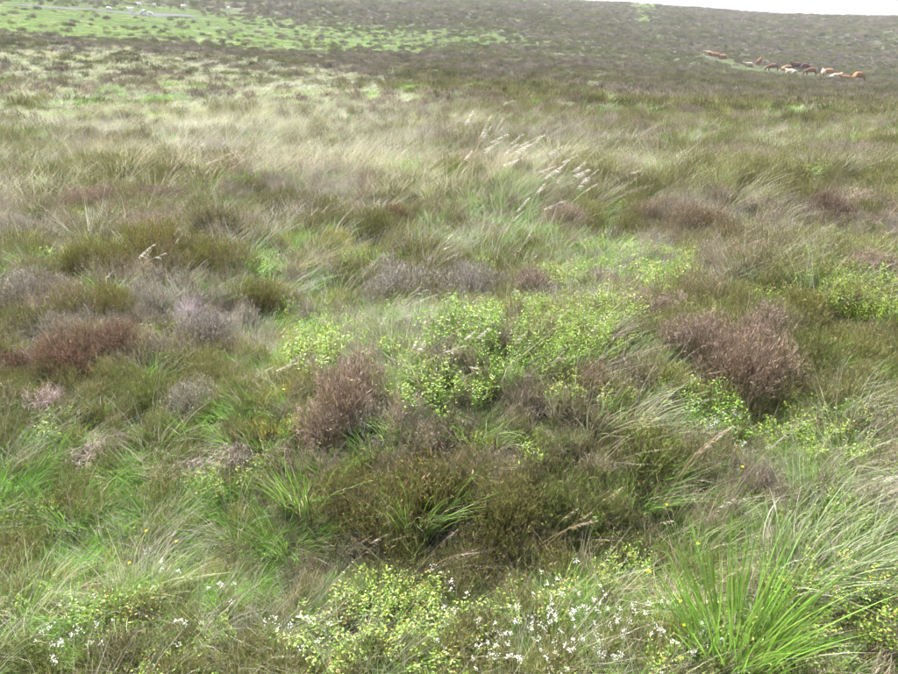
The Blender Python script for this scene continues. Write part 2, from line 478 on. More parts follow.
def heather_meshes(kind, r, h, n, with_parts=True):
    leaf, leaf2, dead = H_COL[kind]
    p, u = dome_points(n, r, h, random.randint(5, 8))
    d = nrm(u * 0.55 + A(0, 0, 0.8) + rng.normal(0, 0.28, (n, 3)) + A(0.10, 0, 0))
    L = rng.uniform(0.028, 0.066, n)
    fol = Batch()
    cb = jit(mixc(leaf[None], leaf2[None], n, 0.45), n, 0.25)
    ct = jit(mixc(leaf[None] * 1.15, leaf2[None] * 1.1, n, 0.4), n, 0.25)
    base = p - d * L[:, None] * 0.6
    ctr = fol.blades(base, d, L, rng.uniform(0.0022, 0.004, n), rng.normal(0, 0.12, (n, 3)), cb, ct, seg=2)
    # side shoots
    m = n * 4
    i = rng.integers(0, n, m); t = rng.random(m)[:, None]
    bp = base[i] + d[i] * (L[i][:, None] * (0.2 + 0.75 * t))
    dd = nrm(d[i] * 0.8 + rng.normal(0, 0.6, (m, 3)))
    fol.blades(bp, dd, rng.uniform(0.007, 0.019, m), rng.uniform(0.0024, 0.0046, m), np.zeros((m, 3)), jit(leaf, m, 0.3), jit(leaf2, m, 0.3), seg=1)
    fm = fol.build('heather_foliage', M_WOODY)
    ded = Batch()
    k = int(n * (0.5 if kind in ('olive',) else 1.1 if kind in ('brown', 'red') else 1.6))
    i = rng.integers(0, n, k)
    keep = u[i][:, 2] > 0.15
    i = i[keep]; k = len(i)
    bp = base[i] + d[i] * (L[i][:, None] * rng.uniform(0.55, 1.1, (k, 1))) + rng.normal(0, 0.006, (k, 3))
    dd = nrm(d[i] + rng.normal(0, 0.4, (k, 3)))
    ded.blades(bp, dd, rng.uniform(0.010, 0.028, k), rng.uniform(0.003, 0.0055, k), rng.normal(0, 0.2, (k, 3)), jit(dead, k, 0.3), jit(dead * 1.25, k, 0.3), seg=2)
    dm = ded.build('heather_dead_flowers', M_WOODY)
    st = Batch()
    ns = int(n * 0.16)
    i = rng.integers(0, n, ns)
    root = disc(ns, r * 0.28)
    to = base[i] - root
    st.blades(root, to + A(0, 0, -0.3) * np.linalg.norm(to, axis=1, keepdims=True) * 0.5, np.linalg.norm(to, axis=1), rng.uniform(0.003, 0.006, ns),
              np.broadcast_to(A(0, 0, 0.22), (ns, 3)), jit(TWIG, ns, 0.3), jit(TWIG * 1.3, ns, 0.3), seg=3, taper=3)
    sm = st.build('heather_stems', M_WOODY)
    return [('foliage', fm), ('dead_flowers', dm), ('stems', sm)]


def dead_bush_meshes(r, h, n, col):
    """bleached leafless heather: fine forked twigs only"""
    p, u = dome_points(n, r, h, 6, inner=0.65)
    root = disc(n, r * 0.3)
    to = p - root
    tw = Batch()
    Ln = np.linalg.norm(to, axis=1)
    ctr = tw.blades(root, to + rng.normal(0, 0.08, (n, 3)), Ln, rng.uniform(0.002, 0.004, n), rng.normal(0, 0.1, (n, 3)) + A(0.12, 0, 0), jit(col * 0.8, n, 0.25), jit(col, n, 0.25), seg=3, taper=4)
    m = n * 6
    i = rng.integers(0, n, m); t = rng.uniform(0.45, 0.98, m)[:, None]
    bp = root[i] + nrm(to[i]) * Ln[i][:, None] * t + A(0.12, 0, 0) * Ln[i][:, None] * t ** 2
    tw2 = Batch()
    tw2.blades(bp, nrm(to[i]) * 0.7 + rng.normal(0, 0.5, (m, 3)) + A(0.3, 0, 0.1), rng.uniform(0.02, 0.07, m), rng.uniform(0.0016, 0.003, m), rng.normal(0, 0.2, (m, 3)), jit(col, m, 0.3), jit(col * 1.2, m, 0.3), seg=2)
    return [('twigs', tw2.build('bleached_twigs', M_WOODY)), ('stems', tw.build('bleached_stems', M_WOODY))]


def bilberry_meshes(r, h, stems, mat=None, rust=0.05):
    mat = mat or M_LEAF
    root = disc(stems, r)
    d = nrm(A(0, 0, 1) + root * 0.9 / r * 0.5 + rng.normal(0, 0.22, (stems, 3)))
    L = h * rng.uniform(0.6, 1.15, stems)
    st = Batch()
    st.blades(root, d, L, 0.003, rng.normal(0, 0.1, (stems, 3)), jit(A(0.12, 0.17, 0.04), stems), jit(A(0.14, 0.22, 0.04), stems), seg=2, taper=4)
    per = 34
    n = stems * per
    i = np.repeat(np.arange(stems), per)
    t = rng.uniform(0.25, 1.02, n)[:, None]
    pos = root[i] + d[i] * L[i][:, None] * t + rng.normal(0, 0.012, (n, 3))
    dd = nrm(rng.normal(0, 1, (n, 3)) * A(1, 1, 0.5) + A(0, 0, 0.45))
    up = nrm(A(0, 0, 1) + rng.normal(0, 0.45, (n, 3)))
    col = jit(A(0.16, 0.27, 0.045), n, 0.25, 0.08)
    young = (t[:, 0] > 0.75) & (rng.random(n) < 0.6)
    col[young] = jit(A(0.29, 0.40, 0.07), int(young.sum()), 0.2)
    rs = rng.random(n) < rust
    col[rs] = jit(A(0.34, 0.22, 0.07), int(rs.sum()), 0.2)
    lv = Batch()
    lv.leaves(pos, dd, up, rng.uniform(0.009, 0.0155, n), rng.uniform(0.0055, 0.009, n), col)
    return [('leaves', lv.build('bilberry_leaves', mat)), ('stems', st.build('bilberry_stems', mat))]


def tuft(batch, n, r, h, spread, c0, c1, width, wind=1.0, seg=4, droop=0.25, h_var=0.45):
    root = disc(n, r)
    out = nrm(root + 1e-6) * spread
    d = nrm(A(0, 0, 1) + out * rng.uniform(0.2, 1.2, (n, 1)) + rng.normal(0, 0.14, (n, 3)))
    L = h * (1 + rng.uniform(-h_var, h_var * 0.6, n))
    b = WIND * wind * rng.uniform(0.2, 1.0, (n, 1)) + np.stack([out[:, 0] * 0.3, out[:, 1] * 0.3, -droop * rng.uniform(0.3, 1.3, n)], 1)
    batch.blades(root, d, L, width * rng.uniform(0.6, 1.25, n), b, c0, c1, seg=seg, taper=2.0)


def tussock_meshes(kind):
    """grass tussock: green blades, dry blades"""
    g = Batch(); s = Batch()
    if kind == 'lush':                       # broad bright green clump by the path
        n = 300
        tuft(g, n, 0.13, 0.36, 0.45, jit(A(0.18, 0.27, 0.06), n), jit(A(0.19, 0.37, 0.05), n, 0.22, 0.1), 0.0058, wind=0.12, droop=0.10, seg=5)
        n = 60
        tuft(s, n, 0.15, 0.24, 0.9, jit(STRAW0, n), jit(STRAW1, n), 0.003, wind=0.4)
    elif kind == 'windswept':                # long silvery blades laid over to the right
        n = 150
        tuft(g, n, 0.12, 0.46, 0.35, jit(A(0.15, 0.21, 0.07), n), jit(A(0.24, 0.32, 0.15), n), 0.0050, wind=1.5, droop=0.3, seg=6)
        n = 90
        tuft(s, n, 0.14, 0.42, 0.45, jit(STRAW0, n), jit(A(0.55, 0.52, 0.42), n), 0.0032, wind=1.6, droop=0.35, seg=6)
    elif kind == 'green':
        n = 170
        tuft(g, n, 0.12, 0.30, 0.6, jit(GREEN0, n), jit(A(0.12, 0.24, 0.035), n), 0.0042, wind=0.7, seg=5)
        n = 70
        tuft(s, n, 0.12, 0.26, 0.7, jit(STRAW0, n), jit(STRAW1, n), 0.0028, wind=0.9, seg=5)
    else:                                    # straw: pale dead tussock
        n = 60
        tuft(g, n, 0.10, 0.26, 0.5, jit(GREEN0, n), jit(A(0.2, 0.26, 0.08), n), 0.0036, wind=1.0, seg=5)
        n = 210
        tuft(s, n, 0.13, 0.34, 0.75, jit(STRAW0, n), jit(A(0.58, 0.53, 0.40), n), 0.0030, wind=1.3, droop=0.35, seg=6)
    return [('green_blades', g.build('tussock_green_blades', M_PLANT)), ('dry_blades', s.build('tussock_dry_blades', M_PLANT))]


def plume_stalk(h, fine=1.0):
    """one thin stalk bent over by the wind, and its one-sided drooping head"""
    st = Batch(); hd = Batch()
    root = np.zeros((1, 3))
    d = nrm(A(0.12, -0.03, 1)[None] + rng.normal(0, 0.12, (1, 3)))
    L = np.array([h * rng.uniform(0.75, 1.15)])
    b = A(0.40, -0.10, -0.24)[None] * rng.uniform(0.45, 1.5)
    st.blades(root, d, L, 0.0026, b, jit(A(0.28, 0.27, 0.14), 1), jit(A(0.45, 0.38, 0.29), 1), seg=7, taper=6)
    m = int(rng.integers(26, 60))
    t0 = rng.uniform(0.68, 0.86)
    t = rng.uniform(t0, 1.0, m)
    pos = d * (L * t)[:, None] + b * (L * t ** 2)[:, None]
    tang = nrm(d + 2 * b * t[:, None])
    dd = nrm(tang * 0.8 + A(0.40, -0.1, -0.30) + rng.normal(0, 0.28, (m, 3)))
    Ls = fine * rng.uniform(0.022, 0.052, m) * (1.15 - 0.7 * (t - t0) / (1 - t0)) * rng.uniform(0.6, 1.1)
    hd.blades(pos, dd, Ls, fine * rng.uniform(0.0022, 0.0042, m), np.broadcast_to(A(0.25, 0, -0.3), (m, 3)), jit(A(0.60, 0.53, 0.49), m, 0.12), jit(A(0.84, 0.79, 0.75), m, 0.08), seg=2)
    return st.build('plume_stalk', M_PLANT), hd.build('plume_seed_head', M_PLANT)


def plume_leaves(n, r, h):
    lf = Batch()
    k = 10 + 5 * n
    tuft(lf, k, r * 1.4 + 0.02, h * 0.5, 0.5, jit(GREEN0, k), jit(STRAW1 * 0.8, k), 0.003, wind=0.9, seg=4)
    return lf.build('plume_leaves', M_PLANT)


def bedstraw_meshes(heads, r, h):
    st = Batch(); fl = Batch()
    root = disc(heads, r)
    d = nrm(A(0.1, 0, 1) + rng.normal(0, 0.25, (heads, 3)))
    L = h * rng.uniform(0.55, 1.15, heads)
    st.blades(root, d, L, 0.0022, rng.normal(0, 0.1, (heads, 3)), jit(GREEN0, heads), jit(A(0.16, 0.25, 0.06), heads), seg=2, taper=4)
    k = heads * 10
    i = rng.integers(0, heads, k)
    lp = root[i] + d[i] * (L[i] * rng.uniform(0.2, 0.9, k))[:, None]
    st.blades(lp, rng.normal(0, 1, (k, 3)) + A(0, 0, 0.2), 0.011, 0.003, np.zeros((k, 3)), jit(A(0.14, 0.23, 0.05), k), jit(A(0.17, 0.27, 0.06), k), seg=1)
    per = 18
    i = np.repeat(np.arange(heads), per); m = len(i)
    tip = root + d * L[:, None]
    sz = rng.uniform(0.003, 0.0075, heads)
    pos = tip[i] + rng.normal(0, 1, (m, 3)) * sz[i][:, None] * A(0.8, 0.8, 0.9)
    fl.leaves(pos, nrm(rng.normal(0, 1, (m, 3)) + A(0, 0, 0.3)), nrm(A(0, 0, 1) + rng.normal(0, 0.5, (m, 3))), 0.0040, 0.0036, jit(A(0.74, 0.74, 0.67), m, 0.07, 0.015))
    return [('flower_heads', fl.build('bedstraw_flowers', M_PETAL)), ('stems', st.build('bedstraw_stems', M_PLANT))]


def tormentil_meshes():
    fl = Batch(); st = Batch()
    tip = A(0.01, 0, 0.16)
    st.blades(np.zeros((1, 3)), A(0.05, 0, 1)[None], np.array([0.16]), 0.0022, A(0, 0, 0)[None], GREEN0, GREEN1, seg=3, taper=8)
    k = 14
    lp = np.stack([np.zeros(k), np.zeros(k), rng.uniform(0.02, 0.13, k)], 1)
    st.blades(lp, rng.normal(0, 1, (k, 3)) + A(0, 0, .4), 0.02, 0.006, np.zeros((k, 3)), jit(LUSH, k), jit(GREEN1, k), seg=2)
    th = np.arange(4) * np.pi / 2
    dd = np.stack([np.cos(th), np.sin(th), np.full(4, 0.25)], 1)
    fl.leaves(np.repeat(tip[None], 4, 0), dd, np.repeat(A(-0.2, -0.5, 1)[None], 4, 0), 0.0095, 0.0105, jit(A(0.78, 0.58, 0.02), 4, 0.05, 0.01))
    return [('petals', fl.build('tormentil_petals', M_PETAL)), ('stem', st.build('tormentil_stem', M_PLANT))]


# ------------------------------------------------------------------ things
def tag(o, label, cat, group=None):
    o['label'] = label; o['category'] = cat
    if group:
        o['group'] = group


FINE = {'foliage', 'dead_flowers', 'stems', 'twigs', 'leaves', 'green_blades', 'dry_blades', 'flower_heads', 'spikelets'}


def place(name, parts, loc, rz, sc, color, label, cat, group=None):
    root = bpy.data.objects.new(name, None)
    root.empty_display_size = 0.05
    root.location = loc; root.rotation_euler = (0, 0, rz)
    root.scale = sc if hasattr(sc, '__len__') else (sc, sc, sc)
    coll.objects.link(root)
    tag(root, label, cat, group)
    for pn, me in parts:
        o = bpy.data.objects.new(pn, me)
        o.color = (*color, 1.0)
        coll.objects.link(o)
        o.parent = root
        if pn in FINE:
            o['kind'] = 'stuff'             # far more pieces than one could count
    return root


def depth_of(p):
    return p.y * math.cos(PITCH) + (EYE - p.z) * math.sin(PITCH)


# ------------------------------------------------------------------ ground, road
def build_ground():
    az = np.concatenate([np.linspace(-180, -52, 40, endpoint=False), np.linspace(-52, 52, 330, endpoint=False), np.linspace(52, 180, 40, endpoint=False)])
    rr = np.concatenate([[0.12, 0.4, 0.8], np.geomspace(1.1, 1400, 420)])
    azr = np.radians(az)
    X = rr[:, None] * np.sin(azr)[None]; Y = rr[:, None] * np.cos(azr)[None]
    x = X.ravel(); y = Y.ravel()
    z = height(x, y)
    d = np.hypot(x, y)
    cov = cover(x, y)
    soil = A(0.085, 0.075, 0.045)
    cols = {'green': A(0.06, 0.095, 0.03), 'dry': A(0.10, 0.10, 0.06), 'heather': A(0.06, 0.057, 0.045), 'bilberry': A(0.10, 0.14, 0.04), 'moss': A(0.24, 0.22, 0.06)}
    c = sum(cov[k][:, None] * cols[k][None] for k in KINDS)
    kf = np.clip((d - 3) / 22, 0, 1)[:, None]
    c = soil[None] * (1 - kf) * 0.7 + c * (0.3 + 0.7 * kf)
    m = len(az)
    v = np.stack([x, y, z], 1)
    f = []
    n_r = len(rr)
    ii, jj = np.meshgrid(np.arange(n_r - 1), np.arange(m), indexing='ij')
    a = ii * m + jj; b = ii * m + (jj + 1) % m
    f = np.concatenate([np.stack([a, b, b + m], -1).reshape(-1, 3), np.stack([a, b + m, a + m], -1).reshape(-1, 3)])
    f = f[:, ::-1]
    v = np.concatenate([v, [[0, 0, float(height(0.0, 0.0))]]]); c = np.concatenate([c, [soil]])
    cap = np.array([(len(v) - 1, (j + 1) % m, j) for j in range(m)])
    f = np.concatenate([f, cap])
    bt = Batch(); bt.add(v, f, c)
    o = bpy.data.objects.new('ground', bt.build('ground', ground_material(), smooth=True))
    coll.objects.link(o)
    o['kind'] = 'structure'
    o['label'] = 'rough open moorland ground rising to a heather hill'


build_ground()


def build_road():
    m = bpy.data.materials.new('asphalt')
    m.use_nodes = True
    n = m.node_tree.nodes; l = m.node_tree.links
    g = n.new('ShaderNodeNewGeometry'); nz = n.new('ShaderNodeTexNoise'); nz.inputs['Scale'].default_value = 0.8; nz.inputs['Detail'].default_value = 6
    l.new(g.outputs['Position'], nz.inputs['Vector'])
    cr = n.new('ShaderNodeValToRGB')
    cr.color_ramp.elements[0].color = (0.08, 0.084, 0.09, 1); cr.color_ramp.elements[1].color = (0.12, 0.125, 0.132, 1)
    l.new(nz.outputs['Fac'], cr.inputs[0]); l.new(cr.outputs[0], n['Principled BSDF'].inputs['Base Color'])
    n['Principled BSDF'].inputs['Roughness'].default_value = 1.0
    n['Principled BSDF'].inputs['Specular IOR Level'].default_value = 0.05
    P0 = ROAD_AT
    pts = []
    for a, b in zip(P0, P0[1:]):
        for k in range(10):
            pts.append(a.lerp(b, k / 10))
    pts.append(P0[-1])
    bt = Batch()
    pts = np.array([tuple(p) for p in pts])
    # smooth the line
    for _ in range(6):
        pts[1:-1] = (pts[:-2] + 2 * pts[1:-1] + pts[2:]) / 4
    tan = nrm(np.gradient(pts, axis=0)); side = np.stack([-tan[:, 1], tan[:, 0], np.zeros(len(tan))], 1)
    rows = []
    for o_ in (-1.5, -0.75, 0.0, 0.75, 1.5):
        q = pts + nrm(side) * o_
        q[:, 2] = height(q[:, 0], q[:, 1]) + 0.08
        rows.append(q)
    rows = np.stack(rows, 1)
    v = rows.reshape(-1, 3)
    f = []
    for i in range(len(pts) - 1):
        for j in range(4):
            a = i * 5 + j
            f += [(a, a + 1, a + 6), (a, a + 6, a + 5)]
    bt.add(v, np.array(f), np.full((len(v), 3), 0.3))
    o = bpy.data.objects.new('road', bt.build('road', m, smooth=True))
    coll.objects.link(o)
    o['kind'] = 'structure'
    o['label'] = 'thin strip of grey road crossing the far pasture'


build_road()


# ------------------------------------------------------------------ ground cover (nobody could count it)
def scatter_group(name, protos, mat):
    ng = bpy.data.node_groups.new(name, 'GeometryNodeTree')
    ng.interface.new_socket(name='Geometry', in_out='INPUT', socket_type='NodeSocketGeometry')
    ng.interface.new_socket(name='Geometry', in_out='OUTPUT', socket_type='NodeSocketGeometry')
    n = ng.nodes; l = ng.links
    gi = n.new('NodeGroupInput'); go = n.new('NodeGroupOutput')
    ci = n.new('GeometryNodeCollectionInfo')
    ci.inputs['Collection'].default_value = protos
    ci.inputs['Separate Children'].default_value = True
    ci.inputs['Reset Children'].default_value = True
    iop = n.new('GeometryNodeInstanceOnPoints')
    iop.inputs['Pick Instance'].default_value = True

    def attr(nm, typ):
        a = n.new('GeometryNodeInputNamedAttribute'); a.data_type = typ; a.inputs['Name'].default_value = nm
        return a.outputs['Attribute']
    l.new(gi.outputs[0], iop.inputs['Points'])
    l.new(ci.outputs[0], iop.inputs['Instance'])
    l.new(attr('idx', 'INT'), iop.inputs['Instance Index'])
    l.new(attr('rot', 'FLOAT_VECTOR'), iop.inputs['Rotation'])
    l.new(attr('scl', 'FLOAT_VECTOR'), iop.inputs['Scale'])
    l.new(iop.outputs[0], go.inputs[0])
    return ng


def scatter(name, label, cat, meshes, pos, rot, scl, idx, tint):
    pc = bpy.data.collections.new(name + '_clumps')
    for i, me in enumerate(meshes):
        po = bpy.data.objects.new('%s_clump_%03d' % (name, i), me)
        pc.objects.link(po)
    me = bpy.data.meshes.new(name)
    n = len(pos)
    me.vertices.add(n); me.vertices.foreach_set('co', pos.astype(np.float32).ravel())
    for nm, typ, arr, key in (('rot', 'FLOAT_VECTOR', rot, 'vector'), ('scl', 'FLOAT_VECTOR', scl, 'vector')):
        a = me.attributes.new(nm, typ, 'POINT'); a.data.foreach_set(key, arr.astype(np.float32).ravel())
    a = me.attributes.new('idx', 'INT', 'POINT'); a.data.foreach_set('value', idx.astype(np.int32))
    a = me.attributes.new('tint', 'FLOAT_COLOR', 'POINT')
    t4 = np.ones((n, 4), np.float32); t4[:, :3] = tint
    a.data.foreach_set('color', t4.ravel())
    me.update()
    o = bpy.data.objects.new(name, me)
    coll.objects.link(o)
    md = o.modifiers.new('scatter', 'NODES')
    md.node_group = scatter_group(name + '_scatter', pc, None)
    o['kind'] = 'stuff'; o['label'] = label; o['category'] = cat
    return o


def grass_clump(n, r, h, c0, c1, w, wind, spread=0.8, seg=3):
    b = Batch(); tuft(b, n, r, h, spread, c0(n), c1(n), w, wind=wind, seg=seg, droop=0.2)
    return b


def cover_meshes():
    out = {k: [] for k in KINDS}
    # near clumps (index 0-3) and broader clumps for the open moor (index 4-6)
    for s in range(4):
        b = grass_clump(80, 0.10, 0.13 + 0.02 * s, lambda n: jit(GREEN0, n, 0.25), lambda n: jit(GREEN1, n, 0.25), 0.0036, 0.6)
        tuft(b, 22, 0.09, 0.13, 0.9, jit(STRAW0 * 0.8, 22), jit(STRAW1 * 0.9, 22), 0.0026, wind=0.8, seg=3)
        out['green'].append(b.build('grass_clump', M_PLANT_S))
        b = grass_clump(60, 0.10, 0.22 + 0.03 * s, lambda n: jit(STRAW0, n, 0.2), lambda n: jit(STRAW1, n, 0.2), 0.0023, 1.0, seg=4)
        tuft(b, 45, 0.10, 0.17, 0.7, jit(GREEN0, 45), jit(A(0.18, 0.24, 0.07), 45), 0.0032, wind=0.8, seg=3)
        out['dry'].append(b.build('dry_clump', M_PLANT_S))
    for s in range(3):
        b = grass_clump(110, 0.42, 0.26, lambda n: jit(GREEN0 * 1.1, n, 0.2), lambda n: jit(GREEN1 * 1.1, n, 0.2), 0.018, 0.6, seg=2)
        out['green'].append(b.build('grass_patch', M_PLANT_S))
        b = grass_clump(130, 0.42, 0.34, lambda n: jit(STRAW0 * 0.9, n, 0.2), lambda n: jit(STRAW1, n, 0.2), 0.013, 1.0, seg=2)
        tuft(b, 60, 0.42, 0.26, 0.5, jit(GREEN0, 60), jit(GREEN1, 60), 0.015, wind=0.7, seg=2)
        out['dry'].append(b.build('dry_patch', M_PLANT_S))
    for kind in ('olive', 'brown', 'purple', 'grey'):
        leaf, leaf2, dead = H_COL[kind]
        n = 420
        p, u = dome_points(n, 0.15, 0.17, 4, inner=0.3)
        d = nrm(u * 0.5 + A(0.1, 0, 0.9) + rng.normal(0, 0.28, (n, 3)))
        b = Batch()
        b.blades(p - d * 0.04, d, rng.uniform(0.04, 0.09, n), rng.uniform(0.003, 0.0055, n), rng.normal(0, 0.15, (n, 3)), jit(mixc(leaf, leaf2, n, 0.4), n, 0.25), jit(mixc(leaf2, dead, n, 0.5), n, 0.25), seg=2)
        m = n * 2
        i = rng.integers(0, n, m)
        b.blades(p[i] + d[i] * rng.uniform(-0.02, 0.04, (m, 1)), d[i] + rng.normal(0, 0.6, (m, 3)), rng.uniform(0.01, 0.025, m), rng.uniform(0.003, 0.005, m), np.zeros((m, 3)), jit(mixc(leaf, dead, m, 0.3), m, 0.3), jit(mixc(leaf2, dead, m, 0.4), m, 0.3), seg=1)
        out['heather'].append(b.build('heather_clump', M_WOODY_S))
    for kind in ('olive', 'brown', 'purple'):
        leaf, leaf2, dead = H_COL[kind]
        n = 330
        p, u = dome_points(n, 0.5, 0.36, 6, inner=0.3)
        d = nrm(u * 0.5 + A(0.1, 0, 0.8) + rng.normal(0, 0.3, (n, 3)))
        b = Batch()
        b.blades(p - d * 0.06, d, rng.uniform(0.10, 0.2, n), rng.uniform(0.02, 0.035, n), rng.normal(0, 0.15, (n, 3)), jit(mixc(leaf, leaf2, n, 0.4), n, 0.25), jit(mixc(leaf2, dead, n, 0.45), n, 0.25), seg=2)
        out['heather'].append(b.build('heather_patch', M_WOODY_S))
    for s in range(3):
        ms = bilberry_meshes(0.10, 0.14 + 0.02 * s, 22, M_LEAF_S, rust=0.04 + 0.05 * s)
        b = Batch()
        for _, me in ms:
            v = np.empty(len(me.vertices) * 3, np.float32); me.vertices.foreach_get('co', v)
            f = np.empty(len(me.loops), np.int32); me.loops.foreach_get('vertex_index', f)
            c = np.empty(len(me.vertices) * 4, np.float32); me.attributes['Col'].data.foreach_get('color', c)
            b.add(v.reshape(-1, 3).astype(float), f.reshape(-1, 3), c.reshape(-1, 4)[:, :3].astype(float))
        out['bilberry'].append(b.build('bilberry_clump', M_LEAF_S))
    for s in range(3):
        n = 260
        p, u = dome_points(n, 0.09, 0.055, 4, inner=0.6)
        b = Batch()
        b.blades(p, u + A(0, 0, 0.6) + rng.normal(0, 0.3, (n, 3)), rng.uniform(0.012, 0.03, n), 0.004, np.zeros((n, 3)), jit(A(0.27, 0.27, 0.07), n, 0.2), jit(A(0.34, 0.33, 0.10), n, 0.2), seg=1)
        out['moss'].append(b.build('moss_cushion', M_PLANT_S))
    return out


BANDS = [  # d0, d1, clumps per square metre, near clump scale, use broad clumps
    (1.25, 2.6, 330, 0.62, False), (2.6, 4.5, 240, 0.75, False), (4.5, 8, 120, 1.0, False), (8, 12, 60, 1.3, False), (12, 16, 38, 1.4, False), (16, 22, 12, 1.5, False),
    (13, 24, 7.0, 0.55, True), (24, 45, 4.5, 0.8, True), (45, 90, 2.6, 0.95, True), (90, 180, 1.3, 1.25, True), (180, 380, 0.42, 1.9, True)]


def build_cover():
    meshes = cover_meshes()
    data = {k: [] for k in KINDS}
    for d0, d1, dens, sc, broad in BANDS:
        half = R(40) if d0 > 8 else R(50) if d0 > 2.6 else R(62)
        area = half * (d1 * d1 - d0 * d0)
        n = int(area * dens)
        d = np.sqrt(rng.uniform(d0 * d0, d1 * d1, n)); a = rng.uniform(-half, half, n)
        x = d * np.sin(a); y = d * np.cos(a)
        if d0 >= 45:
            keep = ~verge(x, y)
            x, y, d = x[keep], y[keep], d[keep]
            n = len(x)
        cov = cover(x, y)
        cum = np.cumsum(np.stack([cov[k] for k in KINDS], 1), 1)
        pick = (rng.random(n)[:, None] > cum).sum(1).clip(0, 4)
        turf = np.zeros(n, bool)
        if d0 >= 45:
            turf = grazed(x, y)
            pick = np.where(turf, 0, pick)
        if not broad:                       # grass stays out of the heart of a bush
            inside = np.zeros(n, bool)
            for sx, sy, sr in SPOTS:
                inside |= (x - sx) ** 2 + (y - sy) ** 2 < sr * sr
            inside &= rng.random(n) < 0.88
            pick = np.where(inside & (pick != 2), 9, pick)
        z = height(x, y) - (0.03 if broad else 0.012)
        for ki, k in enumerate(KINDS):
            s = pick == ki
            m = int(s.sum())
            if not m:
                continue
            xs, ys, ds = x[s], y[s], d[s]
            if k == 'green':
                idx = rng.integers(4, 7, m) if broad else rng.integers(0, 4, m)
                wet = noise(xs, ys, 1.6, 80)
                tint = 1.0 + (np.stack([wet * -0.22, wet * 0.05, wet * -0.15], 1)) + rng.normal(0, 0.08, (m, 1))
                tint *= (0.95 + 0.45 * noise(xs, ys, 0.7, 81))[:, None]
                if d0 >= 45:
                    tint *= A(0.86, 0.70, 0.86)
            elif k == 'dry':
                idx = rng.integers(4, 7, m) if broad else rng.integers(0, 4, m)
                q = noise(xs, ys, 1.1, 82)
                tint = (0.72 + 0.45 * q)[:, None] * np.stack([np.full(m, 0.95), 0.95 + 0.1 * noise(xs, ys, 2.0, 83), 0.8 + 0.3 * noise(xs, ys, 2.0, 84)], 1)
            elif k == 'heather':
                q = noise(xs, ys, 0.9 if not broad else 6.0, 85) + rng.normal(0, 0.12, m)
                if broad:
                    idx = 4 + np.digitize(q, [0.5, 0.78])
                else:
                    idx = np.digitize(q, [0.50, 0.67, 0.84])
                tint = (1.05 + 0.4 * noise(xs, ys, 0.6, 86))[:, None] * np.ones((m, 3)) * (1 + rng.normal(0, 0.22 if broad else 0.12, (m, 1)))
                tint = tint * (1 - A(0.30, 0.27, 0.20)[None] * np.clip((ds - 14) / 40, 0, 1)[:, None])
            elif k == 'bilberry':
                idx = rng.integers(0, 3, m)
                tint = (0.75 + 0.5 * noise(xs, ys, 0.5, 87))[:, None] * np.ones((m, 3))
            else:
                idx = rng.integers(0, 3, m)
                q = noise(xs, ys, 0.4, 88)[:, None]
                tint = np.concatenate([0.88 + 0.2 * q, 1.0 - 0.12 * q, 0.95 - 0.1 * q], 1)
            windy = k in ('green', 'dry')
            rz = rng.normal(0, 0.5, m) if windy else rng.uniform(0, 6.28, m)
            rot = np.stack([rng.normal(0, 0.06, m), rng.normal(0, 0.06, m), rz], 1)
            sz = sc * rng.uniform(0.65, 1.35, m)
            if not broad and ds.mean() > 5 and k == 'bilberry':
                sz *= 0.9
            hz = sz * rng.uniform(0.8, 1.2, m)
            if broad and k == 'green' and d0 >= 45:
                hz *= 0.45
            hz = np.where(turf[s], hz * 0.5, hz)
            if k == 'moss':
                sz = sz * 1.5; hz = sz * 1.2
            if k == 'heather' and not broad:
                sz *= 0.85 + 0.4 * noise(xs, ys, 0.5, 89); hz = sz
            data[k].append((np.stack([xs, ys, z[s]], 1), rot, np.stack([sz, sz, hz], 1), idx, np.clip(tint, 0.1, 2.0)))
    info = {'green': ('grass', 'green grass growing all over the moor between the heather', 'grass'),
            'dry': ('dry_grass', 'pale straw coloured dry grass spread over the moor', 'dry grass'),
            'heather': ('heather_cover', 'low brown and olive heather covering the moor and far hill', 'heather'),
            'bilberry': ('bilberry_cover', 'small bright green bilberry leaves spreading among the grass', 'bilberry'),
            'moss': ('moss', 'yellow to orange moss in the gaps between plants', 'moss')}
    tot = 0
    for k in KINDS:
        cat = [np.concatenate([q[i] for q in data[k]]) for i in range(5)]
        tot += len(cat[0])
        scatter(info[k][0], info[k][1], info[k][2], meshes[k], *cat)


SPOTS = []

# ------------------------------------------------------------------ single plants one can point to
LIB = {}
for kind in H_COL:
    LIB[kind] = {'s': [heather_meshes(kind, 0.16, 0.17, 950) for _ in range(2)],
                 'm': [heather_meshes(kind, 0.30, 0.27, 2300) for _ in range(2)]}
LIB['purple']['l'] = [heather_meshes('purple', 0.44, 0.34, 4600)]
LIB['bleached'] = {'s': [dead_bush_meshes(0.16, 0.16, 130, A(0.50, 0.45, 0.42))], 'm': [dead_bush_meshes(0.27, 0.22, 300, A(0.48, 0.42, 0.40))]}
LIB['bilberry'] = {'s': [bilberry_meshes(0.15, 0.20, 55) for _ in range(2)], 'm': [bilberry_meshes(0.27, 0.26, 150) for _ in range(2)]}
for k in ('lush', 'windswept', 'green', 'straw'):
    ms = [tussock_meshes(k) for _ in range(2)]
    LIB[k] = {'s': ms, 'm': ms}
REAL_W = {'s': 0.32, 'm': 0.60, 'l': 0.88}
TUSS_W = {'lush': 0.42, 'windswept': 0.60, 'green': 0.46, 'straw': 0.52}
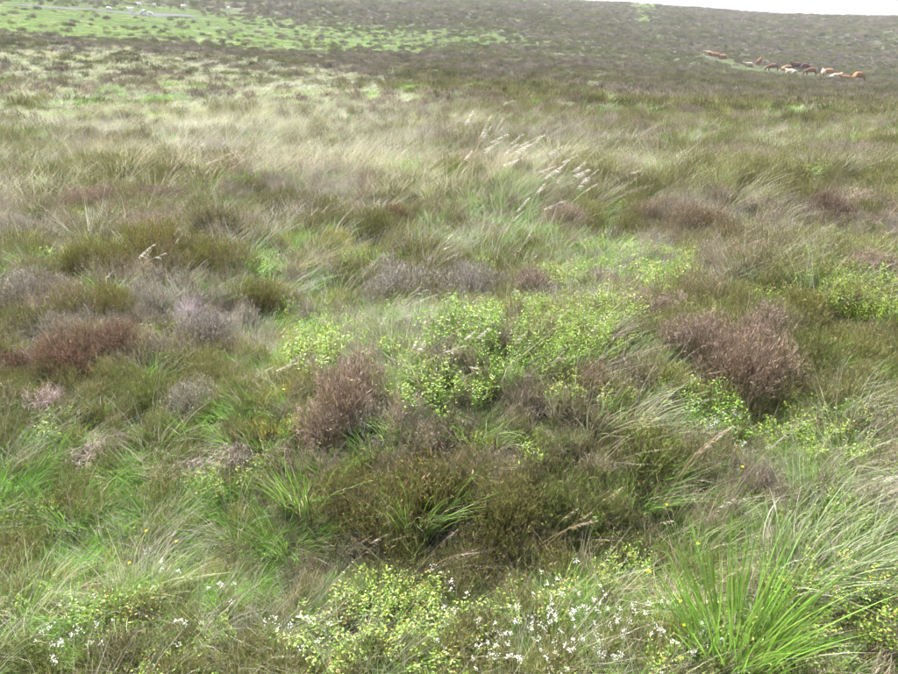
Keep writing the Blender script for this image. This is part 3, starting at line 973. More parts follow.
NAMES = {'olive': 'heather_bush', 'brown': 'heather_bush', 'purple': 'heather_bush', 'grey': 'heather_bush', 'red': 'heather_bush',
         'bleached': 'dead_heather', 'bilberry': 'bilberry_bush', 'lush': 'grass_tussock', 'windswept': 'grass_tussock', 'green': 'grass_tussock', 'straw': 'grass_tussock'}
CATS = {'heather_bush': 'heather', 'dead_heather': 'dead heather', 'bilberry_bush': 'bilberry', 'grass_tussock': 'grass tussock'}
GROUPS = {'heather_bush': 'heather bushes on the near moor', 'dead_heather': 'bleached dead heather among the live bushes', 'bilberry_bush': 'bilberry bushes on and around the mound',
          'grass_tussock': 'grass tussocks in the foreground'}
# kind, pixel x, pixel y of its foot, width in pixels, height factor, tint, label
PLANTS = [
    # --- the mound in the middle, front
    ('olive', 352, 520, 150, 1.0, (1.0, .92, .85), 'broad olive brown heather bush at the left front of the mound'),
    ('olive', 425, 500, 110, 1.0, (1.05, .95, .85), 'olive brown heather between the two broad bushes on the mound front'),
    ('olive', 500, 505, 120, 1.05, (1.0, .95, .8), 'rounded olive heather in the middle of the mound front'),
    ('olive', 480, 570, 130, 1.0, (.95, .9, .85), 'lowest dark olive heather at the foot of the mound, above the bilberry'),
    ('olive', 395, 560, 100, .9, (.95, .95, .8), 'low olive heather overhung by grass at the mound foot, left side'),
    ('olive', 570, 520, 130, 1.0, (.9, 1.05, .8), 'greenish heather on the right front of the mound'),
    ('olive', 555, 575, 90, .9, (.95, .9, .8), 'small dark heather at the mound foot beside the bent pale stalks'),
    ('olive', 640, 470, 100, 1.0, (1.0, 1.1, .85), 'grey green heather on the right flank of the mound'),
    ('brown', 440, 455, 80, .9, (1, 1, 1), 'small brown heather above the olive bushes of the mound front'),
    ('olive', 610, 560, 80, .8, (.95, 1, .85), 'small olive heather right of the mound foot near the pale grass'),
    # --- mound, middle and back
    ('purple', 360, 415, 90, 1.25, (1.1, 1.0, .98), 'upright purple brown heather on the left shoulder of the mound'),
    ('purple', 330, 440, 70, 1.0, (1.05, .95, .95), 'smaller purple brown heather just left of the upright one on the shoulder'),
    ('grey', 322, 425, 40, 1.0, (1.1, 1.1, 1.1), 'small silver grey heather at the edge of the mossy strip'),
    ('grey', 405, 305, 100, 1.0, (1.0, 1.0, 1.05), 'grey heather bush on the mound top with pale plumes in front'),
    ('grey', 475, 298, 90, 1.0, (.95, .95, 1.0), 'grey heather on the mound top, right of the plumed grey bush'),
    ('purple', 530, 300, 90, .9, (.95, .92, .95), 'dull purple heather behind the bright bilberry on the mound top'),
    ('grey', 600, 290, 60, .9, (.9, .85, .85), 'dark grey heather behind the right end of the mound bilberry'),
    ('brown', 590, 395, 70, 1.0, (1.05, .95, .95), 'brown dead looking heather below the bright bilberry mass'),
    ('brown', 625, 385, 60, 1.0, (1.0, 1.0, 1.0), 'brown grey heather between the bilberry mass and the big purple bush'),
    ('purple', 500, 345, 50, .8, (1.0, .95, .95), 'small brown heather poking out in the middle of the bilberry mass'),
    ('bleached', 545, 405, 80, .5, (.9, .9, .85), 'flat mat of grey dead twigs below the bilberry mass'),
    # --- big bush on the right
    ('purple', 735, 385, 150, 1.15, (1.0, .90, .87), 'large purple brown heather bush above the dark green hollow'),
    ('purple', 690, 360, 110, 1.1, (.95, .88, .9), 'purple brown heather joined to the left of the large bush above the hollow'),
    ('purple', 760, 345, 100, 1.0, (.95, .9, .92), 'greyish purple heather behind the large bush above the hollow'),
    ('olive', 665, 400, 80, 1.0, (1.1, 1.05, .9), 'olive heather at the left foot of the large purple brown bush'),
    ('olive', 812, 370, 90, 1.1, (.85, .95, .75), 'dark olive heather right of the large purple brown bush'),
    ('olive', 860, 360, 80, .9, (1.2, 1.15, .95), 'light olive heather near the right edge beside pale dead twigs'),
    ('olive', 800, 320, 70, 1.0, (1.15, 1.05, .9), 'brownish green heather behind the dark olive bush on the right'),
    ('purple', 650, 320, 90, .9, (1, .95, .95), 'purple brown heather behind the mound, left of the large bush'),
    ('brown', 700, 305, 90, .9, (1.05, 1, .95), 'brown heather with yellow green bilberry tips behind the large bush'),
    # --- further right
    ('purple', 828, 222, 62, 1.25, (.85, .75, .78), 'dark purple brown heather hummock standing out on the right moor'),
    ('olive', 862, 222, 46, 1.2, (.95, 1.0, .8), 'olive heather joined to the right of the dark purple hummock'),
    ('purple', 868, 280, 80, .9, (1.05, .98, 1.0), 'greyish purple heather at the right edge above the yellow green bilberry'),
    ('purple', 800, 260, 70, .8, (1, .95, .95), 'low purple grey heather in front of the dark purple hummock'),
    ('grey', 612, 245, 30, 1.3, (.75, .72, .75), 'small dark grey upright heather behind the mound'),
    ('brown', 690, 235, 90, .9, (1, .92, .9), 'brown heather with thin dry grass, far right behind the mound'),
    ('brown', 640, 225, 70, .9, (1.05, 1, .95), 'pale brown heather behind the small dark grey upright one'),
    ('brown', 740, 255, 80, .9, (1, 1, .9), 'brown green heather halfway between the large bush and the dark hummock'),
    ('purple', 560, 225, 80, .8, (1.1, 1.05, 1.05), 'grey purple heather behind the row of white plumes'),
    ('olive', 795, 128, 40, 1.1, (.75, .8, .7), 'dark green heather clump alone on the right moor below the cattle'),
    ('purple', 690, 118, 36, 1.0, (.9, .85, .9), 'dull purple heather clump on the moor below the cattle, left of the dark green one'),
    ('olive', 880, 150, 40, .9, (.85, .88, .75), 'dark heather clump at the right edge below the cattle'),
    ('purple', 770, 165, 40, .8, (.9, .85, .88), 'brown heather clump in front of the white grass tuft on the right moor'),
    # --- behind the mound, left and middle
    ('olive', 372, 240, 75, 1.1, (.9, .92, .85), 'olive heather with a dark base behind the grey mound bushes'),
    ('red', 400, 225, 50, 1.1, (1.1, 1.05, 1.0), 'reddish brown heather beside the olive one with a dark base'),
    ('olive', 330, 215, 60, .9, (1, 1, .9), 'low olive heather left of the reddish one behind the mound'),
    ('olive', 290, 210, 60, .9, (.85, .95, .8), 'dark olive heather below the pinkish dry plumes'),
    ('olive', 255, 195, 50, .9, (.95, 1, .8), 'olive heather at the right end of the pinkish dry plumes'),
    ('red', 427, 123, 20, 1.2, (.95, .9, .95), 'single small reddish brown bush on the moor above the white plumes'),
    ('olive', 318, 140, 34, 1.0, (.8, .95, .75), 'small dark green heather clump on the pale grass moor, left of centre'),
    ('olive', 372, 142, 30, 1.0, (.95, 1, .85), 'small grey green heather clump just right of the dark green one on pale grass'),
    ('brown', 215, 103, 16, 1.0, (.85, .8, .85), 'tiny dark brown heather dot on the pale grass slope'),
    # --- the heather mass on the left
    ('olive', 45, 232, 42, 1.1, (.62, .72, .55), 'small very dark olive bush standing in the left heather'),
    ('purple', 100, 215, 90, .9, (1.05, .95, .98), 'purple brown heather at the back of the left heather mass'),
    ('purple', 160, 210, 80, .9, (1, .92, .95), 'purple brown heather in front of the pinkish dry plumes'),
    ('brown', 205, 235, 90, 1.0, (.95, 1, .85), 'green brown heather right of the purple ones on the left'),
    ('olive', 150, 265, 110, 1.0, (1.1, 1.0, .85), 'wide olive heather in the middle of the left mass'),
    ('olive', 90, 275, 90, 1.0, (1.05, 1, .8), 'olive heather between the wide one and the grey one on the left'),
    ('olive', 215, 275, 90, 1.0, (1.1, 1.02, .85), 'olive brown heather beside the left edge of the mossy strip'),
    ('grey', 38, 300, 90, .9, (.95, .95, .95), 'grey lichen coloured heather at the left edge'),
    ('olive', 20, 335, 80, 1.0, (1.0, 1.05, .8), 'green heather at the left edge below the grey one'),
    ('olive', 100, 315, 90, 1.0, (1.1, 1, .85), 'olive heather left of the bleached silver twigs'),
    ('olive', 250, 310, 80, 1.0, (1.05, 1.02, .85), 'olive heather right of the bleached silver twigs'),
    ('bleached', 190, 320, 70, 1.2, (1.0, 1.0, 1.05), 'bleached silver dead heather fanning up in the left mass'),
    ('grey', 215, 345, 90, 1.0, (.85, .85, .9), 'grey heather in front of the bleached silver twigs'),
    ('red', 60, 372, 100, 1.0, (1.0, .92, .9), 'dark red brown heather near the left edge'),
    ('red', 15, 372, 60, .9, (.9, .8, .8), 'darkest red heather touching the left edge'),
    ('red', 120, 355, 90, 1.0, (1.1, 1.05, 1.1), 'reddish brown heather right of the dark red one'),
    ('bleached', 45, 405, 75, .75, (1.1, .95, .98), 'pinkish white dead heather in front of the dark red bush'),
    ('bleached', 95, 395, 55, .7, (.95, .75, .72), 'pink brown dead twigs right of the pinkish white dead heather'),
    ('olive', 150, 400, 90, .9, (.95, 1.1, .85), 'greenish heather below the reddish one on the left'),
    ('grey', 190, 415, 90, .9, (.9, .95, .85), 'grey green heather leaning over the left grass bank'),
    ('bleached', 255, 385, 50, .8, (.95, .9, .9), 'small pale dead twigs beside two white plumes'),
    ('bleached', 90, 455, 90, .5, (.85, .78, .75), 'flattened pale dead heather on the left bank'),
    ('bleached', 195, 470, 90, .5, (.9, .82, .8), 'flattened grey pink dead twigs right along the left bank'),
    ('grey', 240, 465, 60, .8, (.95, .9, .9), 'small grey heather at the right end of the left bank'),
    ('brown', 285, 470, 50, .9, (1, 1, .95), 'small brown heather at the foot of the mossy strip'),
    # --- foreground
    ('brown', 128, 665, 90, 1.0, (.9, 1, .75), 'small brown heather at the bottom left among grass'),
    ('red', 92, 600, 46, .8, (1.3, 1.15, 1.1), 'little red brown dead heather with a grey twig in the left foreground grass'),
    ('olive', 30, 672, 90, .9, (.9, 1.05, .8), 'dark green heather in the bottom left corner'),
    ('olive', 262, 615, 60, .8, (.8, 1.05, .6), 'small dark green cushion in the foreground, left of the bilberry'),
    ('olive', 880, 660, 90, .9, (1.0, .95, .85), 'brown green heather in the bottom right corner'),
    ('olive', 775, 500, 60, .6, (1.05, 1.05, .95), 'low olive brown heather behind the bright green tussock'),
    ('grey', 858, 490, 44, .6, (1.05, 1, .95), 'pale grey dead heather at the right edge above the windswept grass'),
    ('olive', 720, 485, 46, .6, (1, 1.1, .9), 'small brown green heather in the dark green hollow'),
    # --- bilberry
    ('bilberry', 520, 365, 100, 1.0, (.9, 1.0, .8), 'bright green bilberry in the centre of the mound'),
    ('bilberry', 470, 350, 80, 1.0, (.8, .95, .7), 'darker green bilberry at the left of the mound bilberry mass'),
    ('bilberry', 570, 355, 90, 1.1, (1.05, 1.05, .8), 'yellow green bilberry at the right of the mound bilberry mass'),
    ('bilberry', 445, 400, 80, .9, (1, 1, .9), 'bilberry with nodding plumes just in front of the mound top'),
    ('bilberry', 660, 295, 60, .9, (1.15, 1.1, .85), 'yellow green bilberry tips behind the mound, right side'),
    ('bilberry', 615, 325, 60, .9, (1.05, 1.05, .85), 'light green bilberry behind the right end of the mound'),
    ('bilberry', 320, 370, 70, .9, (1.1, 1.05, .9), 'bilberry growing at the edge of the mossy strip'),
    ('bilberry', 335, 335, 50, .8, (1, 1.05, .9), 'small bilberry above the one at the mossy strip edge'),
    ('bilberry', 255, 280, 44, 1.0, (.8, 1.0, .7), 'dark green bilberry between olive heathers on the left'),
    ('bilberry', 870, 315, 80, 1.0, (1.15, 1.05, .8), 'yellow green bilberry near the right edge'),
    ('bilberry', 700, 430, 80, .9, (.75, .95, .6), 'deep green bilberry shaded under the large purple brown bush'),
    ('bilberry', 810, 455, 70, .9, (1.05, 1.05, .85), 'pale green bilberry on the right of the dark green hollow'),
    ('bilberry', 345, 645, 95, .6, (1.0, 1.0, .85), 'yellowish bilberry with rusty leaves in the front, left one'),
    ('bilberry', 425, 635, 95, .6, (1.05, 1.0, .85), 'yellowish bilberry with rusty leaves in the front, right one'),
    ('bilberry', 835, 620, 100, 1.0, (1.0, .95, .8), 'bilberry growing through the windswept grass at right'),
    ('bilberry', 665, 620, 50, .8, (.85, .95, .7), 'small bilberry at the left foot of the bright green tussock'),
    # --- tussocks
    ('lush', 735, 655, 138, 1.0, (1, 1, 1), 'big bright green grass tussock in the right foreground'),
    ('windswept', 800, 585, 170, .9, (1, 1, 1), 'long silvery grass swept to the right behind the bright green tussock'),
    ('windswept', 870, 590, 150, .9, (1, .98, .9), 'long silvery grass swept over at the right edge'),
    ('windswept', 700, 570, 120, .8, (1.05, 1, .85), 'pale grass swept right from the left of the bright green tussock'),
    ('straw', 668, 610, 90, .8, (1.05, 1, .9), 'pale straw tussock spilling left of the bright green tussock'),
    ('green', 420, 520, 110, 1.1, (1, 1.05, .9), 'green grass tuft growing between the olive bushes of the mound front'),
    ('straw', 475, 470, 70, .8, (1, 1, .85), 'pale grass wisps on top of the olive bushes'),
    ('green', 310, 500, 110, 1.1, (.95, 1.05, .85), 'long green grass at the left side of the mound'),
    ('green', 290, 545, 100, 1.0, (.9, 1.05, .8), 'green tussock in the dip left of the mound foot'),
    ('green', 70, 520, 110, 1.0, (.75, 1, .65), 'deep green tussock below the left bank'),
    ('green', 170, 525, 100, .9, (.8, 1, .7), 'green tussock in the middle of the left grass dip'),
    ('green', 15, 490, 80, 1.1, (.65, .9, .6), 'dark green tussock at the left edge under the bank'),
    ('straw', 125, 475, 80, .8, (1, 1, .85), 'straw coloured tussock flowing over the left bank'),
    ('straw', 140, 600, 110, 1.0, (.95, 1.05, .85), 'pale wispy tussock in the left foreground'),
    ('straw', 35, 600, 100, .8, (.95, 1.05, .85), 'pale wispy grass at the left edge of the foreground'),
    ('straw', 560, 165, 56, 1.3, (.95, 1, .9), 'tall pale grass standing upright behind the white plumes'),
    ('straw', 772, 155, 34, 1.3, (1.15, 1.15, 1.1), 'whitish grass tuft on the right moor'),
    ('green', 640, 500, 90, .9, (.9, 1.05, .8), 'green tussock on the lower right of the mound'),
    ('straw', 840, 460, 90, .8, (.9, 1, .8), 'yellowish dry tussock at the right side of the dark green hollow'),
    ('straw', 288, 270, 60, .8, (1.05, 1.05, .85), 'pale yellow grass at the top of the mossy strip'),
]


def put_plant(kind, px, py, wpx, hf, tint, label):
    p = at(px, py)
    w = wpx / FPX * depth_of(p)
    name = NAMES[kind]
    if kind in TUSS_W:
        size = 's'; sc = w / TUSS_W[kind]; rz = rng.normal(0, 0.15)
    else:
        size = 's' if w < 0.42 else 'm'
        if w > 0.7 and 'l' in LIB[kind]:
            size = 'l'
        sc = w / REAL_W[size]; rz = rng.uniform(0, 6.28) if kind != 'bleached' else rng.normal(0, 0.3)
    var = LIB[kind][size]
    parts = var[int(rng.integers(0, len(var)))]
    s_h = sc * hf
    if sc > 1.5:
        s_h = (1.5 + (sc - 1.5) * 0.6) * hf
    if kind not in ('green', 'straw', 'windswept'):
        SPOTS.append((p.x, p.y, w * (0.42 if kind != 'lush' else 0.3)))
    place(name, parts, (p.x, p.y, p.z - 0.015), rz, (sc, sc, s_h), tint, label, CATS[name], GROUPS[name])


for row in PLANTS:
    put_plant(*row)

build_cover()

# seeding grass: pixel x, pixel y of its foot, stalks, height in metres, label
STALKS = [plume_stalk(0.5, 0.8) for _ in range(24)]
FINE_STALKS = [plume_stalk(0.5, 0.58) for _ in range(14)]
PL_R = {1: 0.01, 3: 0.06, 7: 0.14}
PL_LEAF = {k: plume_leaves(k, r, 0.5) for k, r in PL_R.items()}
PLUMES = [
    (455, 195, 7, .62, 'cluster of white plumed grass at the top left of the plume row'), (485, 200, 7, .6, 'dense white plumed grass next along the plume row'),
    (515, 205, 3, .6, 'white plumed grass in the middle of the plume row'), (535, 225, 7, .62, 'long white plumes bending right in the lower plume row'),
    (552, 235, 3, .6, 'white plumes at the lower right end of the plume row'), (500, 260, 3, .5, 'white plumes hanging below the plume row towards the bilberry'),
    (508, 285, 3, .45, 'small pale plumes just behind the mound bilberry'), (598, 205, 1, .5, 'single white plume right of the plume row'),
    (425, 285, 3, .4, 'pale plumes rising from the grey heather bush, right side'), (385, 330, 3, .42, 'white comb like plumes left of the grey heather'),
    (380, 355, 3, .36, 'white plumes at the lower left of the grey heather'), (400, 395, 3, .38, 'white arched plumes over the bilberry, leftmost of three'),
    (445, 350, 3, .36, 'pale plume in front of the grey heather on the mound'), (448, 390, 3, .36, 'white arched plumes over the bilberry, middle of three'),
    (540, 405, 1, .36, 'single white plume over the dead twig mat'), (505, 385, 1, .36, 'single white plume low in the bilberry mass'), (577, 370, 1, .36, 'single white plume at the right of the bilberry mass'),
    (255, 405, 3, .4, 'two pale plumes left of the mossy strip'), (265, 360, 1, .3, 'short pale plume above the two beside the mossy strip'),
    (60, 165, 3, .5, 'pale plumed stalks at the far left'), (95, 160, 3, .5, 'pale plumed stalks standing over pale grass on the left'),
    (180, 190, 7, .5, 'pinkish dry plumes, left end of the pinkish patch'), (205, 195, 7, .5, 'pinkish dry plumes in the middle of the pinkish patch'), (235, 190, 7, .5, 'pinkish dry plumes, right end of the pinkish patch'),
    (130, 300, 3, .45, 'thin pale stalks arching over the olive heather on the left'), (165, 280, 1, .45, 'single thin plume above the bleached silver twigs'),
    (100, 310, 1, .45, 'single curved stalk over the left olive heather'), (40, 215, 1, .4, 'thin pale stalk beside the very dark olive bush'),
    (205, 500, 3, .3, 'pinkish seed heads in the grass at the right end of the left bank'), (415, 590, 3, .32, 'pinkish seed heads at the foot of the mound'),
    (345, 580, 3, .28, 'pinkish seed heads lying left of the mound foot'), (520, 575, 3, .36, 'dry bent stalks over the lowest olive heather'), (545, 560, 3, .4, 'dry bent stalks crossing the dark gap right of the mound foot'),
    (640, 555, 1, .42, 'long single dry stalk arching right of the mound'), (665, 500, 3, .5, 'dry stalks standing at the right flank of the mound'),
    (855, 510, 7, .34, 'thick pale seed heads at the right edge'), (700, 545, 3, .42, 'pale bent stalks above the bright green tussock'), (720, 530, 1, .45, 'single pale stalk behind the bright green tussock'),
    (860, 650, 3, .3, 'pinkish seed heads low at the right of the bright green tussock'), (690, 640, 1, .4, 'single dry stalk left of the bright green tussock'),
    (615, 265, 1, .4, 'single white plume left of the yellow green bilberry'), (705, 280, 3, .45, 'thin brown arching stalks right behind the mound'), (760, 235, 1, .4, 'thin stalk in front of the dark purple hummock'),
    (290, 175, 3, .5, 'thin pale stalks right of the pinkish patch'), (875, 240, 1, .4, 'thin pale stalk at the right edge beyond the hummock'), (800, 200, 1, .4, 'lone pale stalk left of the dark purple hummock'),
    (310, 245, 3, .4, 'reddish thin stalks at the top of the mossy strip'), (165, 570, 1, .3, 'pale crossing stalk in the left foreground grass'),
]
for px, py, k, h, label in PLUMES:
    p = at(px, py)
    s = h / 0.5 * (1.42 if 'plume row' in label else 1.22 if p.y > 3.6 else 1.05)
    col = (0.95, 0.82, 0.78) if 'pinkish' in label or 'reddish' in label else (0.85, 0.75, 0.62) if ('dry' in label or 'brown' in label) else (1, 1, 1)
    pg = place('plume_grass', [('leaves', PL_LEAF[k])], (p.x, p.y, p.z - 0.01), rng.normal(0, 0.22), (s, s, s), col, label, 'plume grass', 'seeding grass stalks bent by the wind')
    for q in disc(k, PL_R[k]):
        lib = STALKS if 'plume row' in label or 'arched' in label else FINE_STALKS
        ms, mh = lib[int(rng.integers(0, len(lib)))]
        a = bpy.data.objects.new('stalk', ms); b = bpy.data.objects.new('seed_head', mh)
        for o in (a, b):
            o.color = (*col, 1.0); coll.objects.link(o)
        b['kind'] = 'stuff'
        a.parent = pg; b.parent = a
        a.location = q; a.rotation_euler = (rng.normal(0, 0.12), rng.normal(0, 0.12), rng.normal(0, 0.35))
        a.scale = [rng.uniform(0.7, 1.12)] * 3

# white bedstraw
BS = {k: [bedstraw_meshes(k, r, 0.12) for _ in range(2)] for k, r in ((5, 0.07), (14, 0.13), (17, 0.14))}
BED = [
    (520, 655, 17, 'dense white bedstraw at the bottom, left of the densest patch'), (560, 648, 17, 'densest white bedstraw patch at the bottom centre'), (600, 660, 17, 'white bedstraw at the right of the densest patch'),
    (480, 665, 14, 'white bedstraw at the bottom edge under the yellowish bilberry'), (635, 668, 14, 'white bedstraw at the bottom edge left of the bright green tussock'), (575, 620, 14, 'white bedstraw standing behind the densest patch'),
    (535, 672, 17, 'white bedstraw cut by the bottom edge'), (640, 630, 5, 'few white bedstraw heads on the pale grass left of the green tussock'),
    (80, 652, 14, 'white bedstraw near the brown heather at the bottom left'), (95, 672, 5, 'white bedstraw heads at the bottom edge, left'), (160, 600, 5, 'few white flower heads in the left foreground grass'),
    (232, 612, 5, 'white flower heads beside the dark green cushion'), (195, 650, 5, 'white flower heads between the bottom heather and dark cushion'), (320, 655, 5, 'few white heads left of the yellowish bilberry'),
    (715, 440, 5, 'white flower specks in the dark green hollow, nearest its centre'), (740, 465, 5, 'white flower specks low in the dark green hollow'), (700, 455, 5, 'white flower specks at the left of the dark green hollow'),
    (290, 672, 5, 'white heads at the bottom edge between cushion and bilberry'), (445, 620, 5, 'white heads at the right end of the yellowish bilberry'), (690, 665, 5, 'white heads under the bright green tussock'),
]
for px, py, k, label in BED:
    p = at(px, py)
    s = rng.uniform(0.9, 1.15)
    place('bedstraw', BS[k][int(rng.integers(0, 2))], (p.x, p.y, p.z), rng.uniform(0, 6.28), s, (1, 1, 1), label, 'white flowers', 'white bedstraw in flower')

TM = tormentil_meshes()
for px, py, label in [
    (180, 575, 'yellow flower in the left foreground grass, nearest the pale tussock'), (135, 600, 'yellow flower beside the little red brown dead heather'), (660, 545, 'yellow flower left of the windswept grass'),
    (672, 645, 'brightest yellow flower left of the bright green tussock'), (676, 664, 'yellow flower at the bottom, below the brightest one'), (642, 610, 'yellow flower on the pale straw tussock'),
    (285, 420, 'yellow flower on the mossy strip'), (735, 500, 'tiny yellow flower behind the bright green tussock'), (150, 560, 'yellow flower in the left grass dip'), (690, 580, 'yellow flower among blades at the top left of the tussock')]:
    p = at(px, py)
    place('tormentil', TM, (p.x, p.y, p.z), rng.uniform(-0.5, 0.5), (*[rng.uniform(0.55, 0.75)] * 2, rng.uniform(0.8, 1.1)), (1, 1, 1), label, 'yellow flower', 'yellow tormentil flowers')


# ------------------------------------------------------------------ animals
def skin_mesh(name, verts, edges, radii, col, root=0):
    me = bpy.data.meshes.new(name)
    me.from_pydata(verts, edges, [])
    o = bpy.data.objects.new(name, me)
    coll.objects.link(o)
    md = o.modifiers.new('skin', 'SKIN'); md.use_smooth_shade = True
    sv = me.skin_vertices[0].data
    for i, r in enumerate(radii):
        sv[i].radius = r if isinstance(r, tuple) else (r, r)
        sv[i].use_root = (i == root)
    o.modifiers.new('sub', 'SUBSURF').levels = 1
    o.modifiers['sub'].render_levels = 1
    dg = bpy.context.evaluated_depsgraph_get()
    out = bpy.data.meshes.new_from_object(o.evaluated_get(dg))
    out.name = name
    bpy.data.objects.remove(o)
    ca = out.attributes.get('Col') or out.attributes.new('Col', 'FLOAT_COLOR', 'POINT')
    n = len(out.vertices)
    co = np.empty(n * 3, np.float32); out.vertices.foreach_get('co', co); co = co.reshape(-1, 3)
    c4 = np.ones((n, 4), np.float32)
    c4[:, :3] = col(co)
    ca.data.foreach_set('color', c4.ravel())
    out.materials.clear(); out.materials.append(M_HIDE)
    return out


def cow_parts(pose):
    # +X is forward
    if pose == 'lying':
        zb = 0.48; leg = None
    else:
        zb = 0.98
    V = [(0, 0, zb), (0.42, 0, zb + 0.02), (0.78, 0, zb + 0.06), (-0.45, 0, zb + 0.02), (-0.82, 0, zb + 0.06)]
    Rr = [(0.37, 0.42), (0.36, 0.42), (0.27, 0.34), (0.38, 0.42), (0.29, 0.30)]
    E = [(0, 1), (1, 2), (0, 3), (3, 4)]
    if pose == 'grazing':
        neck = [(1.10, 0, 0.78), (1.28, 0, 0.40), (1.42, 0, 0.14)]
    elif pose == 'standing':
        neck = [(1.10, 0, 1.28), (1.32, 0, 1.46), (1.62, 0, 1.34)]
    else:
        neck = [(1.05, 0, 0.72), (1.25, 0, 0.92), (1.52, 0, 0.80)]
    i0 = len(V)
    V += neck; Rr += [0.20, 0.155, 0.09]
    E += [(2, i0), (i0, i0 + 1), (i0 + 1, i0 + 2)]
    if pose != 'lying':
        for s in (-1, 1):
            k = len(V)
            V += [(0.66, s * 0.20, 0.72), (0.68, s * 0.20, 0.42), (0.66, s * 0.20, 0.05)]; Rr += [0.14, 0.075, 0.06]
            E += [(2, k), (k, k + 1), (k + 1, k + 2)]
            k = len(V)
            V += [(-0.72, s * 0.22, 0.70), (-0.86, s * 0.22, 0.42), (-0.80, s * 0.22, 0.05)]; Rr += [0.17, 0.075, 0.06]
            E += [(4, k), (k, k + 1), (k + 1, k + 2)]
    else:
        for s in (-1, 1):
            k = len(V)
            V += [(0.70, s * 0.34, 0.22), (0.95, s * 0.36, 0.09)]; Rr += [0.14, 0.07]
            E += [(2, k), (k, k + 1)]
            k = len(V)
            V += [(-0.60, s * 0.46, 0.22), (-0.22, s * 0.52, 0.10)]; Rr += [0.18, 0.07]
            E += [(4, k), (k, k + 1)]

    def col(co):
        c = np.ones((len(co), 3)) * (0.9 + 0.25 * noise(co[:, 0], co[:, 2], 0.3, 5))[:, None]
        return np.clip(c, 0, 1.2)
    body = skin_mesh('cow_body', V, E, Rr, col)
    hx, hz = neck[1][0], neck[1][2]
    parts = [('body', body)]
    for s in (-1, 1):
        b = Batch()
        b.tube([(hx, s * 0.12, hz + 0.08), (hx + 0.02, s * 0.30, hz + 0.14), (hx + 0.05, s * 0.40, hz + 0.28)], [0.035, 0.028, 0.008], A(0.9, 0.85, 0.7))
        parts.append(('horn', b.build('horn', M_HIDE, True)))
        b = Batch()
        b.leaves(np.array([[hx - 0.05, s * 0.13, hz + 0.02]]), np.array([[-0.1, s * 1.0, -0.1]]), np.array([[0.2, 0, 1.0]]), 0.2, 0.11, np.array([[0.9, 0.85, 0.8]]))
        parts.append(('ear', b.build('ear', M_HIDE)))
    b = Batch()
    b.tube([(-1.05, 0, zb + 0.18), (-1.16, 0, zb), (-1.18, 0, zb - 0.35), (-1.17, 0, max(zb - 0.62, 0.05))], [0.05, 0.035, 0.03, 0.06], A(0.8, 0.8, 0.8))
    parts.append(('tail', b.build('tail', M_HIDE, True)))
    return parts


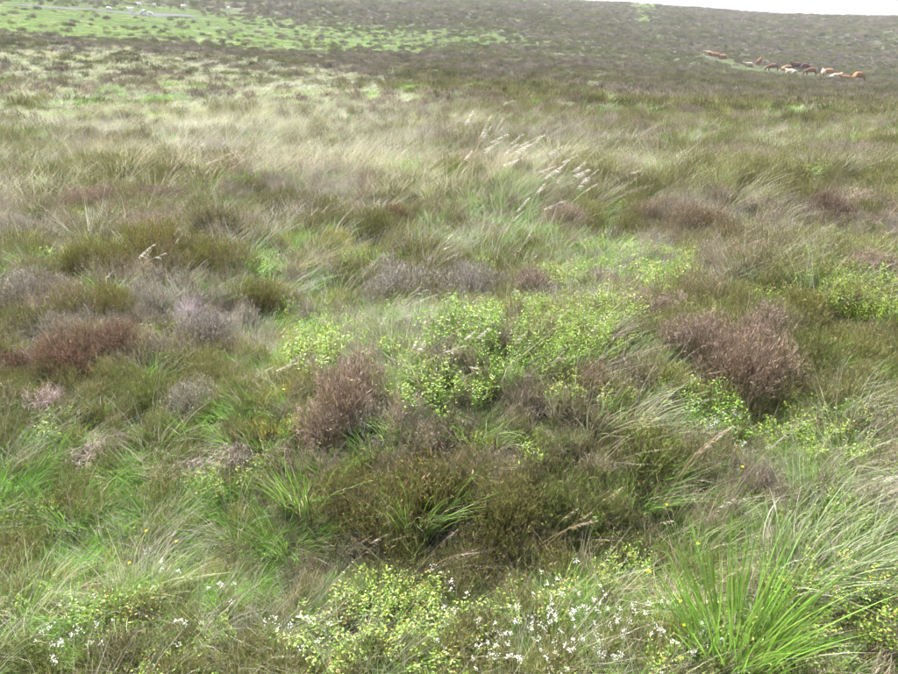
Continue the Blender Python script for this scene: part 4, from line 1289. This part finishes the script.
def sheep_parts(pose):
    V = [(0, 0, 0.62), (0.30, 0, 0.64), (-0.34, 0, 0.62)]; Rr = [(0.26, 0.28), (0.23, 0.25), (0.24, 0.27)]
    E = [(0, 1), (0, 2)]
    neck = [(0.55, 0, 0.48), (0.68, 0, 0.20)] if pose == 'grazing' else [(0.52, 0, 0.84), (0.74, 0, 0.84)]
    V += neck; Rr += [0.12, 0.07]; E += [(1, 3), (3, 4)]
    for s in (-1, 1):
        for x, r in ((0.28, 1), (-0.32, 2)):
            k = len(V)
            V += [(x, s * 0.13, 0.36), (x, s * 0.13, 0.03)]; Rr += [0.07, 0.035]; E += [(r, k), (k, k + 1)]

    def col(co):
        c = np.ones((len(co), 3))
        c[co[:, 2] < 0.3] = 0.75
        return c
    parts = [('body', skin_mesh('sheep_body', V, E, Rr, col))]
    for s in (-1, 1):
        b = Batch()
        x, z = neck[1][0] - 0.08, neck[1][2] + 0.07
        b.leaves(np.array([[x, s * 0.05, z]]), np.array([[-0.1, s * 1.0, 0.05]]), np.array([[0.2, 0, 1.0]]), 0.11, 0.06, np.array([[0.8, 0.75, 0.7]]))
        parts.append(('ear', b.build('sheep_ear', M_HIDE)))
    return parts


COW = {k: cow_parts(k) for k in ('grazing', 'standing', 'lying')}
SHEEP = {k: sheep_parts(k) for k in ('grazing', 'standing')}
for (px, py, pose, colr, hd, label), p in zip(COWS, COW_AT):
    place('cow', COW[pose], (p.x, p.y, p.z - 0.02), R(hd), rng.uniform(0.88, 1.02), colr, label, 'cow', 'herd of cattle at the foot of the hill')
for (px, py, pose, hd, label), p in zip(FLOCK, SHEEP_AT):
    on_road = 0.08 if 'on the far road' in label else 0.0
    place('sheep', SHEEP[pose], (p.x, p.y, p.z + on_road), R(hd), rng.uniform(1.0, 1.15), (0.85, 0.83, 0.78), label, 'sheep', 'white sheep near the far road')

# ------------------------------------------------------------------ haze over the far moor
HAZE = 0.00045


def build_haze():
    S = 1500.0
    top = 95.0
    x0, x1, y0, y1, z0, z1 = -S, S, -S, S, -40.0, top
    me = bpy.data.meshes.new('haze')
    me.from_pydata([(x0, y0, z0), (x1, y0, z0), (x1, y1, z0), (x0, y1, z0), (x0, y0, z1), (x1, y0, z1), (x1, y1, z1), (x0, y1, z1)], [],
                   [(0, 3, 2, 1), (4, 5, 6, 7), (0, 1, 5, 4), (1, 2, 6, 5), (2, 3, 7, 6), (3, 0, 4, 7)])
    m = bpy.data.materials.new('haze')
    m.use_nodes = True
    n = m.node_tree.nodes
    n.remove(n['Principled BSDF'])
    pv = n.new('ShaderNodeVolumePrincipled')
    pv.inputs['Color'].default_value = (0.92, 0.95, 1.0, 1)
    pv.inputs['Density'].default_value = HAZE
    m.node_tree.links.new(pv.outputs[0], n['Material Output'].inputs['Volume'])
    me.materials.append(m)
    o = bpy.data.objects.new('haze', me)
    coll.objects.link(o)
    o['kind'] = 'stuff'; o['label'] = 'thin pale haze in the air over the moor'; o['category'] = 'haze'


if HAZE > 0:
    build_haze()
